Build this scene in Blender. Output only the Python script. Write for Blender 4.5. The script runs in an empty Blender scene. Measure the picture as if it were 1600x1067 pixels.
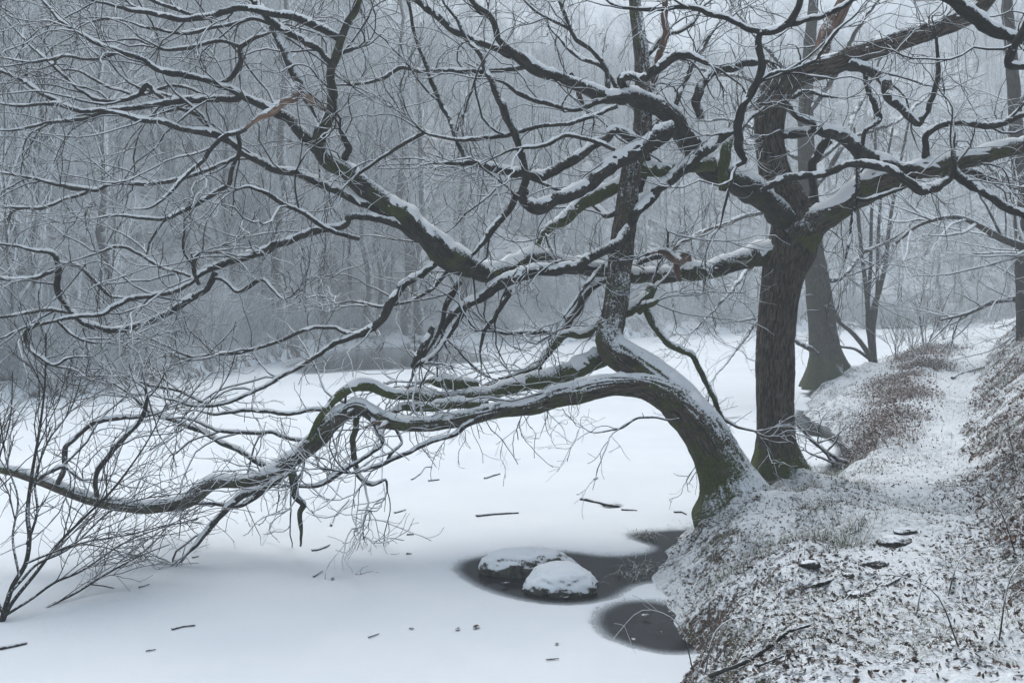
import bpy, math
import numpy as np

# ------------------------------------------------------------------ camera, sky, sun, exposure
scene = bpy.context.scene
COL = scene.collection
F, HOR, CAMH = 1500.0, 460.0, 3.0          # focal length and horizon of the view, eye height over the ice
cam = bpy.data.cameras.new('camera')
cam_o = bpy.data.objects.new('camera', cam); COL.objects.link(cam_o)
cam.sensor_width = 36.0; cam.lens = 36.0 * F / 1600.0
cam.shift_y = -(533.5 - HOR) / 1600.0
cam.clip_start = 0.1; cam.clip_end = 3000
cam_o.location = (0, 0, CAMH); cam_o.rotation_euler = (math.radians(90), 0, 0)
scene.camera = cam_o

SUN_EL, SUN_AZ = math.radians(62), math.radians(-20)
world = bpy.data.worlds.new('World'); scene.world = world; world.use_nodes = True
wn = world.node_tree; wn.nodes.clear()
sky = wn.nodes.new('ShaderNodeTexSky'); sky.sky_type = 'NISHITA'; sky.sun_disc = False
sky.sun_elevation = SUN_EL; sky.sun_rotation = SUN_AZ
sky.air_density = 1.0; sky.dust_density = 3.0; sky.ozone_density = 1.0
hs = wn.nodes.new('ShaderNodeHueSaturation'); hs.inputs['Saturation'].default_value = 0.56; hs.inputs['Hue'].default_value = 0.488   # cloud cover greys the blue
bg = wn.nodes.new('ShaderNodeBackground'); bg.inputs['Strength'].default_value = 0.12
wo = wn.nodes.new('ShaderNodeOutputWorld')
wn.links.new(sky.outputs[0], hs.inputs['Color']); wn.links.new(hs.outputs[0], bg.inputs[0]); wn.links.new(bg.outputs[0], wo.inputs[0])
sun = bpy.data.lights.new('sun', 'SUN'); sun.energy = 1.35; sun.angle = math.radians(35); sun.color = (1.0, 0.98, 0.95)
sun_o = bpy.data.objects.new('sun', sun); COL.objects.link(sun_o)
sun_o.rotation_euler = (math.radians(90) - SUN_EL, 0, math.pi - SUN_AZ)
sun_o.location = (0, 0, 200)

vs = scene.view_settings
vs.view_transform = 'Standard'; vs.look = 'None'; vs.gamma = 1.0; vs.use_curve_mapping = False
vs.exposure = 0.50
cy = scene.cycles
cy.use_denoising = True
cy.max_bounces = 4; cy.diffuse_bounces = 2; cy.glossy_bounces = 1; cy.transmission_bounces = 1; cy.volume_bounces = 2
cy.denoising_input_passes = 'RGB_ALBEDO_NORMAL'; cy.denoising_prefilter = 'ACCURATE'
cy.use_adaptive_sampling = False
HAZE_DENSITY = 0.0048

# ------------------------------------------------------------------ helpers
rng = np.random.default_rng(7)

def U(px, py, d):                      # photograph direction + distance -> place
    return np.array([(px - 800.0) / F * d, d, CAMH - (py - HOR) / F * d])

def _h(ix, iy, iz, s):
    n = (ix * 374761393 + iy * 668265263 + iz * 2147483647 + s * 974711) & 0xffffffff
    n = ((n ^ (n >> 13)) * 1274126177) & 0xffffffff
    n = ((n ^ (n >> 16)) * 2246822519) & 0xffffffff
    return ((n ^ (n >> 15)) & 0xffff) / 65535.0

def noise(p, s=0):                     # value noise, -1..1
    p = np.asarray(p, float); f = np.floor(p); i = f.astype(np.int64); f = p - f
    f = f * f * (3 - 2 * f); r = 0
    for dx in (0, 1):
        for dy in (0, 1):
            for dz in (0, 1):
                w = (f[..., 0] if dx else 1 - f[..., 0]) * (f[..., 1] if dy else 1 - f[..., 1]) * (f[..., 2] if dz else 1 - f[..., 2])
                r = r + w * _h(i[..., 0] + dx, i[..., 1] + dy, i[..., 2] + dz, s)
    return r * 2 - 1

def fbm(p, s=0, o=3):
    a, r, p = 1.0, 0, np.asarray(p, float)
    for k in range(o):
        r = r + a * noise(p * 2 ** k, s + k); a *= 0.5
    return r

def norm(v):
    return v / np.maximum(np.linalg.norm(v, axis=-1, keepdims=True), 1e-9)

def mesh(name, v, quads=None, tris=None, smooth=True, attrs=None):
    me = bpy.data.meshes.new(name)
    v = np.asarray(v, np.float32).reshape(-1, 3)
    q = np.zeros((0, 4), np.int32) if quads is None else np.asarray(quads, np.int32).reshape(-1, 4)
    t = np.zeros((0, 3), np.int32) if tris is None else np.asarray(tris, np.int32).reshape(-1, 3)
    me.vertices.add(len(v)); me.vertices.foreach_set('co', v.ravel())
    nl = q.size + t.size
    me.loops.add(nl); me.loops.foreach_set('vertex_index', np.concatenate([q.ravel(), t.ravel()]))
    me.polygons.add(len(q) + len(t))
    st = np.concatenate([np.arange(len(q)) * 4, q.size + np.arange(len(t)) * 3]).astype(np.int32)
    me.polygons.foreach_set('loop_start', st)
    if smooth: me.polygons.foreach_set('use_smooth', np.ones(len(st), bool))
    for k, a in (attrs or {}).items():
        a = np.asarray(a, np.float32)
        if a.ndim == 2:
            at = me.attributes.new(k, 'FLOAT_VECTOR', 'POINT'); at.data.foreach_set('vector', a.ravel())
        else:
            at = me.attributes.new(k, 'FLOAT', 'POINT'); at.data.foreach_set('value', a.ravel())
    me.update(calc_edges=True); me.validate()
    return me

def obj(name, me, mat=None, parent=None, loc=None):
    o = bpy.data.objects.new(name, me); COL.objects.link(o)
    if mat is not None and me is not None:
        me.materials.clear()
        for m in (mat if isinstance(mat, (list, tuple)) else [mat]): me.materials.append(m)
    if parent is not None: o.parent = parent
    if loc is not None: o.location = loc
    return o

def tag(o, label, cat, group=None):
    o['label'] = label; o['category'] = cat
    if group: o['group'] = group
    return o

def root(name, loc, label, cat, group=None):
    o = bpy.data.objects.new(name, None); COL.objects.link(o); o.location = [float(c) for c in loc]
    o.empty_display_size = 0.2
    return tag(o, label, cat, group)

def spline(p, n):                      # Catmull-Rom through rows of p, n samples spaced evenly along it
    p = np.asarray(p, float)
    if len(p) == 2: return p[0] + (p[1] - p[0]) * np.linspace(0, 1, n)[:, None]
    q = np.vstack([2 * p[0] - p[1], p, 2 * p[-1] - p[-2]]); out = []
    for i in range(len(p) - 1):
        t = np.linspace(0, 1, 12, endpoint=False)[:, None]; a, b, c, d = q[i:i + 4]
        out.append(0.5 * (2 * b + (c - a) * t + (2 * a - 5 * b + 4 * c - d) * t * t + (3 * b - a - 3 * c + d) * t ** 3))
    out = np.vstack(out + [p[-1:]])
    s = np.concatenate([[0], np.cumsum(np.linalg.norm(np.diff(out[:, :3], axis=0), axis=1))])
    u = np.linspace(0, s[-1], n)
    return np.stack([np.interp(u, s, out[:, k]) for k in range(out.shape[1])], 1)

def tubes(P, R, sides):
    """P (N,n,3) centre lines, R (N,n) radii -> verts, quads, bark coordinate"""
    P = np.asarray(P, float); R = np.asarray(R, float); N, n, _ = P.shape
    T = norm(np.gradient(P, axis=1))
    ref = np.where(np.abs(T[:, :1, 2:3]) > 0.9, np.array([1.0, 0, 0]), np.array([0, 0, 1.0]))[:, 0]
    u = norm(np.cross(ref, T[:, 0])); Us = [u]
    for k in range(1, n):
        u = norm(u - (u * T[:, k]).sum(-1, keepdims=True) * T[:, k]); Us.append(u)
    Ux = np.stack(Us, 1); Vx = np.cross(T, Ux)
    a = np.arange(sides) * 2 * math.pi / sides
    ca, sa = np.cos(a), np.sin(a)
    off = Ux[:, :, None, :] * ca[None, None, :, None] + Vx[:, :, None, :] * sa[None, None, :, None]
    V = P[:, :, None, :] + off * R[:, :, None, None]
    seg = np.concatenate([np.zeros((N, 1)), np.cumsum(np.linalg.norm(np.diff(P, axis=1), axis=-1), 1)], 1)
    B = np.stack([R[:, :, None] * ca + np.arange(N)[:, None, None] * 0.37, R[:, :, None] * sa, np.broadcast_to(seg[:, :, None], (N, n, sides))], -1)
    base = (np.arange(N) * n * sides)[:, None, None]
    i = np.arange(n - 1)[None, :, None] * sides; j = np.arange(sides)[None, None, :]; j2 = (j + 1) % sides
    q = np.stack([base + i + j, base + i + j2, base + i + sides + j2, base + i + sides + j], -1).reshape(-1, 4)
    return V.reshape(-1, 3), q, B.reshape(-1, 3), off.reshape(-1, 3)

def merge(parts):                      # [(V,q,B,...)] -> one
    vs_, qs, bs, k = [], [], [], 0
    for p in parts:
        vs_.append(p[0]); qs.append(p[1] + k); bs.append(p[2]); k += len(p[0])
    return np.vstack(vs_), np.vstack(qs), np.vstack(bs)

def spawn(P, R, k, t0, t1, l0, l1, n, ang, wig, lift, rr, g, taper=0.45, bias=None, r_end=None):
    """k children on each parent curve -> curves, radii"""
    N, m, _ = P.shape
    idx = np.repeat(np.arange(N), k); M = len(idx)
    t = g.uniform(t0, t1, M); f = t * (m - 1); i = np.minimum(f.astype(int), m - 2); w = (f - i)[:, None]
    p0 = P[idx, i] * (1 - w) + P[idx, i + 1] * w
    tg = norm(P[idx, i + 1] - P[idx, i])
    pr = R[idx, i] * (1 - w[:, 0]) + R[idx, i + 1] * w[:, 0]
    rp = g.normal(size=(M, 3)); rp = norm(rp - (rp * tg).sum(-1, keepdims=True) * tg)
    a = np.radians(g.uniform(ang[0], ang[1], M))[:, None]
    d = tg * np.cos(a) + rp * np.sin(a); d[:, 2] += lift
    if bias is not None: d = d + np.asarray(bias)
    d = norm(d)
    L = g.uniform(l0, l1, M) * (1.15 - 0.5 * t)
    pts = [p0]; p = p0.copy(); dd = d
    drift = g.normal(size=(M, 3)) * wig * 0.22
    for s in range(n - 1):
        p = p + dd * (L / (n - 1))[:, None]; pts.append(p)
        dd = norm(dd + g.normal(size=(M, 3)) * wig + drift + np.array([0, 0, lift * 0.12]))
    r0 = np.minimum(pr * 0.75, g.uniform(rr[0], rr[1], M))
    re = r0 * taper if r_end is None else np.minimum(r0, r_end)
    rad = r0[:, None] + (re - r0)[:, None] * np.linspace(0, 1, n)
    return np.stack(pts, 1), rad

# ------------------------------------------------------------------ materials
class NT:
    def __init__(s, name):
        s.m = bpy.data.materials.new(name); s.m.use_nodes = True; s.t = s.m.node_tree
        s.b = s.t.nodes['Principled BSDF']; s.out = s.t.nodes['Material Output']
        s.b.inputs['Specular IOR Level'].default_value = 0.3
    def n(s, kind, **kw):
        x = s.t.nodes.new(kind)
        for k, v in kw.items():
            if k in x.inputs.keys(): s.set(x.inputs[k], v)
            else: setattr(x, k, v)
        return x
    def set(s, inp, v):
        if isinstance(v, bpy.types.NodeSocket): s.t.links.new(v, inp)
        elif isinstance(v, (tuple, list)) and inp.type == 'RGBA' and len(v) == 3: inp.default_value = (*v, 1)
        else: inp.default_value = v
    def noise(s, scale, co=None, detail=4, rough=0.6, dist=0.0):
        x = s.n('ShaderNodeTexNoise', Scale=scale, Detail=detail, Roughness=rough, Distortion=dist)
        if co is not None: s.set(x.inputs['Vector'], co)
        return x.outputs[0]
    def math(s, op, a, b=0.0, c=0.0):
        x = s.t.nodes.new('ShaderNodeMath'); x.operation = op
        for i, v in enumerate((a, b, c)): s.set(x.inputs[i], v)
        return x.outputs[0]
    def ramp(s, v, lo, hi, a=0.0, b=1.0, smooth=True):
        x = s.t.nodes.new('ShaderNodeMapRange'); x.interpolation_type = 'SMOOTHSTEP' if smooth else 'LINEAR'
        s.set(x.inputs[0], v); x.inputs[1].default_value = lo; x.inputs[2].default_value = hi
        x.inputs[3].default_value = a; x.inputs[4].default_value = b
        return x.outputs[0]
    def mix(s, f, a, b):
        x = s.t.nodes.new('ShaderNodeMix'); x.data_type = 'RGBA'
        s.set(x.inputs[0], f); s.set(x.inputs[6], a); s.set(x.inputs[7], b)
        return x.outputs[2]
    def pos(s, scale=None):
        g = s.t.nodes.new('ShaderNodeNewGeometry')
        if scale is None: return g.outputs['Position']
        m = s.n('ShaderNodeMapping'); s.set(m.inputs['Vector'], g.outputs['Position']); m.inputs['Scale'].default_value = scale
        return m.outputs[0]
    def objco(s): return s.t.nodes.new('ShaderNodeTexCoord').outputs['Object']
    def nz(s, wx=0.0, wy=0.0):
        g = s.t.nodes.new('ShaderNodeNewGeometry'); x = s.t.nodes.new('ShaderNodeVectorMath'); x.operation = 'DOT_PRODUCT'
        s.t.links.new(g.outputs['Normal'], x.inputs[0]); x.inputs[1].default_value = (wx, wy, 1.0)
        return x.outputs['Value']
    def attr(s, name, vec=False):
        a = s.n('ShaderNodeAttribute', attribute_name=name); return a.outputs['Vector' if vec else 'Fac']
    def bump(s, h, strength=0.5, dist=0.02):
        x = s.n('ShaderNodeBump', Strength=strength, Distance=dist); s.set(x.inputs['Height'], h)
        s.t.links.new(x.outputs[0], s.b.inputs['Normal'])
    def done(s, col, rough=0.9):
        s.set(s.b.inputs['Base Color'], col); s.set(s.b.inputs['Roughness'], rough); return s.m

SNOW = (0.80, 0.86, 0.905)

def mat_snow(name='snow', sc=30.0):
    m = NT(name); p = m.pos()
    a = m.noise(sc, p, 5, 0.7)
    c = m.mix(m.noise(2.0, p), (0.84, 0.885, 0.92), (0.88, 0.92, 0.95))
    m.bump(a, 0.5, 0.012)
    return m.done(c, 0.85)

def mat_bark(name, dark, light, moss=0.5, snow_lo=0.25, snow_hi=0.55, side=0.25, speck=0.6, fiss=55.0, mosscol=(0.082, 0.108, 0.020)):
    m = NT(name); bc = m.attr('bco', True)
    mp = m.n('ShaderNodeMapping'); m.set(mp.inputs['Vector'], bc); mp.inputs['Scale'].default_value = (1, 1, 0.13)
    f = m.noise(fiss, mp.outputs[0], 6, 0.65, 0.6)
    blot = m.noise(7.0, m.pos(), 4)
    col = m.mix(m.ramp(f, 0.40, 0.64), dark, light)
    col = m.mix(m.ramp(blot, 0.56, 0.72, 0, 0.45), col, tuple(min(c * 2.2, 0.16) for c in light))              # lichen
    ms = m.math('ADD', m.noise(4.0, m.pos(), 5, 0.65), m.math('MULTIPLY', m.attr('moss'), 0.70))
    col = m.mix(m.ramp(ms, 0.72, 0.92, 0, min(1.0, moss * 2)), col, m.mix(m.ramp(m.noise(70, m.pos(), 4, 0.7), 0.38, 0.62), (mosscol[0] * 0.22, mosscol[1] * 0.22, mosscol[2] * 0.3), mosscol))
    sn = m.math('ADD', m.nz(side, -0.1), m.math('MULTIPLY', m.math('SUBTRACT', m.noise(38, m.pos(), 5, 0.75), 0.5), speck * 3.2))
    sn = m.math('ADD', sn, m.math('MULTIPLY', m.math('SUBTRACT', m.noise(3.0, m.pos(), 3), 0.5), speck * 1.6))
    sf = m.ramp(m.math('ADD', sn, m.attr('plaster')), snow_lo + 0.2, snow_hi + 0.2)
    col = m.mix(sf, col, SNOW)
    m.bump(m.math('ADD', f, m.math('MULTIPLY', sf, 0.6)), 0.9, 0.012)
    return m.done(col, 0.92)

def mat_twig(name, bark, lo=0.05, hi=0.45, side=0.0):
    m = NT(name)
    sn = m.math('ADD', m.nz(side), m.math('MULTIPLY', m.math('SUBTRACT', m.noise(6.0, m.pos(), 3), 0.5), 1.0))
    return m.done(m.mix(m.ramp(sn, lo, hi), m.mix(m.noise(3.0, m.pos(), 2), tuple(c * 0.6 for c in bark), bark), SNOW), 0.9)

M_SNOW = mat_snow()
M_OAK = mat_bark('oak_bark', (0.006, 0.005, 0.004), (0.115, 0.092, 0.070), moss=0.5)
M_LIMB = mat_bark('limb_bark', (0.006, 0.006, 0.005), (0.045, 0.041, 0.033), moss=0.4, fiss=60)
M_DARK = mat_bark('dark_limb_bark', (0.005, 0.005, 0.005), (0.028, 0.028, 0.024), moss=0.15, fiss=60)
M_DEAD = mat_bark('bare_dead_wood', (0.05, 0.030, 0.022), (0.20, 0.115, 0.08), moss=0.0, fiss=30)
M_PEEL = mat_bark('peeled_wood', (0.12, 0.07, 0.05), (0.36, 0.24, 0.17), moss=0.0, fiss=30)
M_GREY = mat_bark('grey_bark', (0.015, 0.014, 0.013), (0.075, 0.068, 0.058), moss=0.3)
M_TWIG = mat_twig('twig_bark', (0.020, 0.018, 0.014))
M_TWIG2 = mat_twig('shrub_twig_bark', (0.035, 0.027, 0.020), 0.15, 0.55)
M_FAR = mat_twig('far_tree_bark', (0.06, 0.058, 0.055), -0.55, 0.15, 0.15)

M_WILLOW = mat_twig('willow_twig_bark', (0.030, 0.023, 0.018), 0.5, 0.95)
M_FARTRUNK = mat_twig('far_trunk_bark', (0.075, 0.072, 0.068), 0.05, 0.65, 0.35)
def mat_leaf(name, cols, snow=(0.75, 1.1)):
    m = NT(name); v = m.attr('tone')
    c = m.mix(m.ramp(v, 0.0, 0.5), cols[0], cols[1]); c = m.mix(m.ramp(v, 0.5, 1.0), c, cols[2])
    sn = m.math('ADD', m.nz(), m.math('MULTIPLY', m.math('SUBTRACT', m.noise(40.0, m.pos(), 3), 0.5), 1.6))
    return m.done(m.mix(m.ramp(sn, *snow), c, SNOW), 0.85)
M_LEAF = mat_leaf('dead_leaf', ((0.018, 0.015, 0.013), (0.036, 0.026, 0.020), (0.085, 0.045, 0.028)), (0.8, 1.25))
M_BRACKEN = mat_leaf('dead_bracken', ((0.045, 0.030, 0.023), (0.105, 0.058, 0.040), (0.17, 0.098, 0.066)), (0.66, 1.1))
M_GRASS = mat_leaf('winter_grass', ((0.035, 0.05, 0.02), (0.075, 0.09, 0.04), (0.22, 0.19, 0.11)), (0.75, 1.2))

# ------------------------------------------------------------------ setting: bank and lake shapes
SHORE = np.array([(-40, -14), (-12, -9), (-4, -5), (0, -2.4), (2.5, -0.6), (4, 0.25), (5.5, 0.8), (7.41, 1.28), (8.33, 1.62), (9.4, 1.5), (10.2, 1.36), (11.2, 1.85), (12.5, 2.45), (13.6, 3.0),
                  (14.2, 3.9), (14.7, 4.7), (15.4, 5.5), (17.6, 6.4), (19.5, 6.75), (21.9, 7.1), (24.3, 7.35), (27, 8.3), (30, 9.3), (37.5, 13.75), (45, 18.6), (64, 31), (90, 50)], float)
PATH = np.array([(-40, -9, 2.0), (-4, -1.6, 1.6), (0, 0.2, 1.45), (4, 1.75, 1.15), (7.35, 2.95, 0.95), (9, 3.75, 0.80), (11.4, 4.75, 0.62), (13, 5.45, 0.53), (15, 6.35, 0.60), (19.7, 8.75, 0.85), (25, 11.5, 1.0),
                 (30, 14.2, 1.15), (36, 17.6, 1.32), (45, 24, 1.5), (64, 36, 1.8), (90, 56, 2.2)], float)
def smooth_interp(y, a, c):
    return sum(np.interp(y + o, a[:, 0], a[:, c]) for o in (-0.5, -0.2, 0, 0.2, 0.5)) / 5.0
def shore_x(y): return smooth_interp(y, SHORE, 1) + 0.10 * noise(np.stack([y * 1.4, y * 0, y * 0], -1), 3) + 0.04 * noise(np.stack([y * 5, y * 0, y * 0], -1), 4)
def path_x(y): return smooth_interp(y, PATH, 1)
def bank_z(x, y, detail=True):
    x = np.asarray(x, float); y = np.asarray(y, float)
    xs, xp, zp = shore_x(y), path_x(y), smooth_interp(y, PATH, 2)
    w = x - xs; a = np.maximum(xp - 0.55 - xs, 0.5); t = np.clip(w / a, 0, 1)
    z = zp * (1 - (1 - t) ** 1.8)
    e = np.maximum(x - xp - 0.5, 0); z = z + 0.95 * (np.sqrt(e * e + 0.09) - 0.3) * np.where(e < 6, 1, 1) - 0.45 * np.maximum(e - 5, 0)
    z = np.where(w < 0, -0.35 * np.clip(-w / 0.35, 0, 1), z)
    land = np.clip(w / 0.4, 0, 1)
    for cx, cyy, r, hh in ((2.63, 11.5, 0.75, 0.16), (3.75, 13.4, 0.8, 0.16), (9.4, 28.4, 1.5, 0.3), (2.5, 10.8, 0.5, 0.10), (3.55, 9.2, 0.5, 0.13), (3.2, 11.0, 0.8, 0.08), (4.75, 14.1, 0.55, -0.22)):
        z = z + land * hh * np.exp(-((x - cx) ** 2 + (y - cyy) ** 2) / (r * r))
    if detail:
        p = np.stack([x, y, z * 0], -1)
        pathm = np.exp(-((x - xp) / 0.6) ** 2)
        z = z + land * ((0.09 - 0.05 * pathm) * fbm(p * 1.3, 11, 3) + (0.045 - 0.015 * pathm) * fbm(p * 5.0, 21, 4))
    return z

# lake: one sheet of snow on ice with melted pools (attribute open = signed distance into the pool)
def pool_poly(px):
    p = np.array([(4500.0 / (y - HOR) * (x - 800) / F, 4500.0 / (y - HOR)) for x, y in px])
    return spline(np.vstack([p, p[:1]]), 160)
POOLS = [pool_poly([(706, 890), (716, 878), (745, 869), (800, 861), (860, 859), (905, 862), (950, 867), (1000, 863), (1015, 854), (985, 843), (980, 834), (1010, 829), (1070, 826), (1130, 824), (1150, 845), (1100, 880),
                    (1060, 905), (1000, 915), (960, 936), (900, 946), (830, 942), (765, 926), (725, 907)]),
         pool_poly([(922, 973), (930, 955), (960, 940), (1005, 936), (1060, 945), (1120, 975), (1130, 1000), (1095, 1020), (1040, 1023), (985, 1012), (940, 994)]),
         pool_poly([(1235, 655), (1252, 632), (1272, 640), (1300, 668), (1345, 690), (1350, 720), (1325, 752), (1290, 762), (1276, 752), (1283, 735), (1300, 715), (1305, 700), (1285, 685), (1255, 678)]),
         pool_poly([(941, 793), (948, 789), (966, 787), (973, 790), (968, 794), (950, 795)])]
FARPOOL = pool_poly([(440, 572), (520, 548), (640, 540), (735, 541), (740, 551), (775, 562), (745, 567), (700, 570), (640, 577), (560, 580), (470, 585)])
def sdist(px, py, poly):
    best = np.full(px.shape, 1e9); inside = np.zeros(px.shape, bool)
    n = len(poly)
    for i in range(n):
        ax, ay = poly[i]; bx, by = poly[(i + 1) % n]
        ex, ey = bx - ax, by - ay; l2 = ex * ex + ey * ey + 1e-12
        t = np.clip(((px - ax) * ex + (py - ay) * ey) / l2, 0, 1)
        best = np.minimum(best, (px - ax - t * ex) ** 2 + (py - ay - t * ey) ** 2)
        inside ^= ((ay > py) != (by > py)) & (px < ex * (py - ay) / (ey + 1e-12) + ax)
    return np.where(inside, 1, -1) * np.sqrt(best)
gx = np.unique(np.round(np.concatenate([np.linspace(-90, -14, 20), np.linspace(-14, -2, 30), np.linspace(-2, 3.6, 125), np.linspace(3.6, 7.4, 60), np.linspace(7.4, 20, 14), np.linspace(20, 110, 20)]), 4))
gy = np.unique(np.round(np.concatenate([np.linspace(-30, 5, 12), np.linspace(5, 7.2, 10), np.linspace(7.2, 13.8, 150), np.linspace(13.8, 25, 80), np.linspace(25, 35, 12), np.linspace(35, 62, 56), np.linspace(62, 110, 20)]), 4))
GX, GY = np.meshgrid(gx, gy)
op = np.full(GX.shape, -1e9)
for pl in POOLS:
    near = (GX > pl[:, 0].min() - 1) & (GX < pl[:, 0].max() + 1) & (GY > pl[:, 1].min() - 1) & (GY < pl[:, 1].max() + 1)
    op[near] = np.maximum(op[near], sdist(GX[near], GY[near], pl))
near = (GX > -20) & (GX < 5) & (GY > 33) & (GY < 70)
op[near] = np.maximum(op[near], sdist(GX[near], GY[near], FARPOOL) * 0.12)
op = np.clip(op, -1, 1)
z = np.where(op > 0, 0, np.clip(-op * 0.5, 0, 0.02))
nx_, ny_ = len(gx), len(gy)
i, j = np.meshgrid(np.arange(nx_ - 1), np.arange(ny_ - 1))
q = np.stack([j * nx_ + i, j * nx_ + i + 1, (j + 1) * nx_ + i + 1, (j + 1) * nx_ + i], -1).reshape(-1, 4)
me = mesh('lake', np.stack([GX, GY, z], -1), q, attrs={'open': op.ravel()})
m = NT('snow_on_lake_ice'); p = m.pos()
e = m.math('ADD', m.attr('open'), m.math('MULTIPLY', m.math('SUBTRACT', m.noise(55, p, 4, 0.8), 0.5), 0.34))
e = m.math('ADD', e, m.math('MULTIPLY', m.math('SUBTRACT', m.noise(9, p, 3), 0.5), 0.10))
opf = m.ramp(e, 0.0, 0.02)
fr = m.math('ADD', m.noise(85, p, 5, 0.85), m.math('MULTIPLY', m.math('SUBTRACT', 0.10, m.attr('open')), 1.5))
frost = m.math('MULTIPLY', m.ramp(fr, 0.50, 0.60), 0.85)
ice = m.mix(frost, m.mix(m.noise(3, p, 3), (0.012, 0.013, 0.015), (0.030, 0.031, 0.035)), (0.50, 0.56, 0.60))
snowc = m.mix(m.ramp(m.noise(0.5, p, 4), 0.3, 0.7), (0.75, 0.815, 0.87), SNOW)
col = m.mix(opf, snowc, ice)
m.set(m.b.inputs['Roughness'], m.ramp(opf, 0, 1, 0.85, 0.13)); r_ = m.b.inputs['Roughness'].links[0].from_socket
m.bump(m.math('ADD', m.math('MULTIPLY', m.math('SUBTRACT', 1.0, opf), m.math('ADD', 0.6, m.math('MULTIPLY', m.noise(14, p, 4, 0.7), 0.5))), m.math('MULTIPLY', m.noise(2.2, m.pos((1, 1, 1)), 2), 0.02)), 0.6, 0.02)
m.set(m.b.inputs['Specular IOR Level'], m.ramp(opf, 0, 1, 0.3, 0.04)); M_LAKE = m.done(col, r_)
lake = obj('frozen_lake', me, M_LAKE); lake['kind'] = 'structure'
bed = obj('lake_bed', mesh('lake_bed', [(-90, -30, -0.5), (110, -30, -0.5), (110, 110, -0.5), (-90, 110, -0.5)], [(0, 1, 2, 3)]), NT('mud').done((0.03, 0.028, 0.025))); bed['kind'] = 'structure'

# bank: the near shore with the path and the slope above it
ys = np.concatenate([np.linspace(-20, 3, 30), 3 * (64 / 3.0) ** np.linspace(0.004, 1, 760), [70, 80, 90]])
us = np.concatenate([np.linspace(-1.2, 0, 14), np.linspace(0.02, 6.0, 230), np.linspace(6.1, 14, 60), np.linspace(14.5, 60, 30)])
BY = np.repeat(ys[:, None], len(us), 1); BX = shore_x(ys)[:, None] + us[None, :] * (1 + np.maximum(ys - 15, 0) * 0.035)[:, None]
BZ = bank_z(BX, BY)
n1, n0 = len(us), len(ys)
i, j = np.meshgrid(np.arange(n1 - 1), np.arange(n0 - 1))
q = np.stack([j * n1 + i, j * n1 + i + 1, (j + 1) * n1 + i + 1, (j + 1) * n1 + i], -1).reshape(-1, 4)
pth = np.exp(-((BX - path_x(BY)) / (0.45 + 0.01 * BY)) ** 2)
me = mesh('bank', np.stack([BX, BY, BZ], -1), q, attrs={'path': pth.ravel()})
m = NT('leaf_litter_under_snow'); p = m.pos()
big = m.math('SUBTRACT', m.noise(1.6, p, 4), 0.5); fine = m.math('SUBTRACT', m.noise(26, p, 5, 0.75, 0.8), 0.5); mid = m.math('SUBTRACT', m.noise(9, p, 4, 0.7), 0.5)
s_ = m.math('ADD', m.math('ADD', m.math('MULTIPLY', fine, 1.9), m.math('MULTIPLY', mid, 1.1)), m.math('ADD', m.math('MULTIPLY', big, 0.9), m.math('MULTIPLY', m.attr('path'), 0.12)))
s_ = m.math('ADD', s_, m.math('MULTIPLY', m.math('SUBTRACT', m.nz(), 0.85), 0.9))
sf = m.ramp(s_, -0.25, -0.06)
lit = m.mix(m.ramp(m.noise(40, p, 3), 0.35, 0.65), (0.030, 0.024, 0.020), (0.095, 0.062, 0.045))
lit = m.mix(m.ramp(m.noise(2.2, p, 3), 0.50, 0.62, 0, 0.75), lit, m.mix(m.noise(60, p, 2), (0.035, 0.042, 0.02), (0.11, 0.12, 0.065)))
m.bump(m.math('ADD', fine, m.math('MULTIPLY', sf, 0.5)), 0.8, 0.03)
M_BANK = m.done(m.mix(sf, lit, SNOW), 0.9)
bank = obj('lake_bank', me, M_BANK); bank['kind'] = 'structure'

# hillside across the lake
FS = np.array([(-4000, 17), (-1500, 19), (-600, 22), (0, 27), (118, 28.5), (304, 34), (439, 43), (530, 52.5), (700, 56), (930, 61), (1100, 72), (1350, 82), (1600, 88), (2200, 96), (4000, 110)], float)
TH = np.radians(np.linspace(-78, 62, 200)); PXT = 800 + np.tan(TH) * F
SH = np.interp(PXT, FS[:, 0], FS[:, 1]) / np.cos(TH) + 0.8 * noise(np.stack([TH * 30, TH * 0, TH * 0], -1), 9)
def shore_r(th): return np.interp(th, TH, SH)
def hill_z(th, d):
    x = np.sin(th) * (shore_r(th) + d); y = np.cos(th) * (shore_r(th) + d); p = np.stack([x, y, x * 0], -1)
    dd = np.maximum(d, 0)
    zz = 0.55 * (1 - np.exp(-dd / 0.8)) + 0.10 * np.minimum(dd, 7) + 0.60 * np.maximum(dd - 7, 0)
    cap = 36 - 25 * np.exp(-((800 + np.tan(th) * F - 880) / 480.0) ** 2)
    zz = np.where(zz > cap, cap + 9 * (1 - np.exp(-(zz - cap) / 9.0)), zz)
    zz = zz + np.clip(dd / 4, 0, 1) * (0.5 * fbm(p * 0.25, 31, 3) + 1.6 * noise(p * 0.05, 35)) + np.clip(dd / 1.0, 0, 1) * 0.18 * fbm(p * 1.1, 41, 2)
    return np.where(d < 0, 0.4 * d, zz)
ds = np.concatenate([[-1.5, -0.3, 0, 0.25, 0.6, 1.0, 1.6], np.linspace(2.4, 30, 50), np.linspace(31, 120, 50)])
T2, D2 = np.meshgrid(TH, ds)
R2 = shore_r(T2) + D2
HZ = hill_z(T2, D2)
n1, n0 = len(TH), len(ds)
i, j = np.meshgrid(np.arange(n1 - 1), np.arange(n0 - 1))
q = np.stack([j * n1 + i, j * n1 + i + 1, (j + 1) * n1 + i + 1, (j + 1) * n1 + i], -1).reshape(-1, 4)
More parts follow.
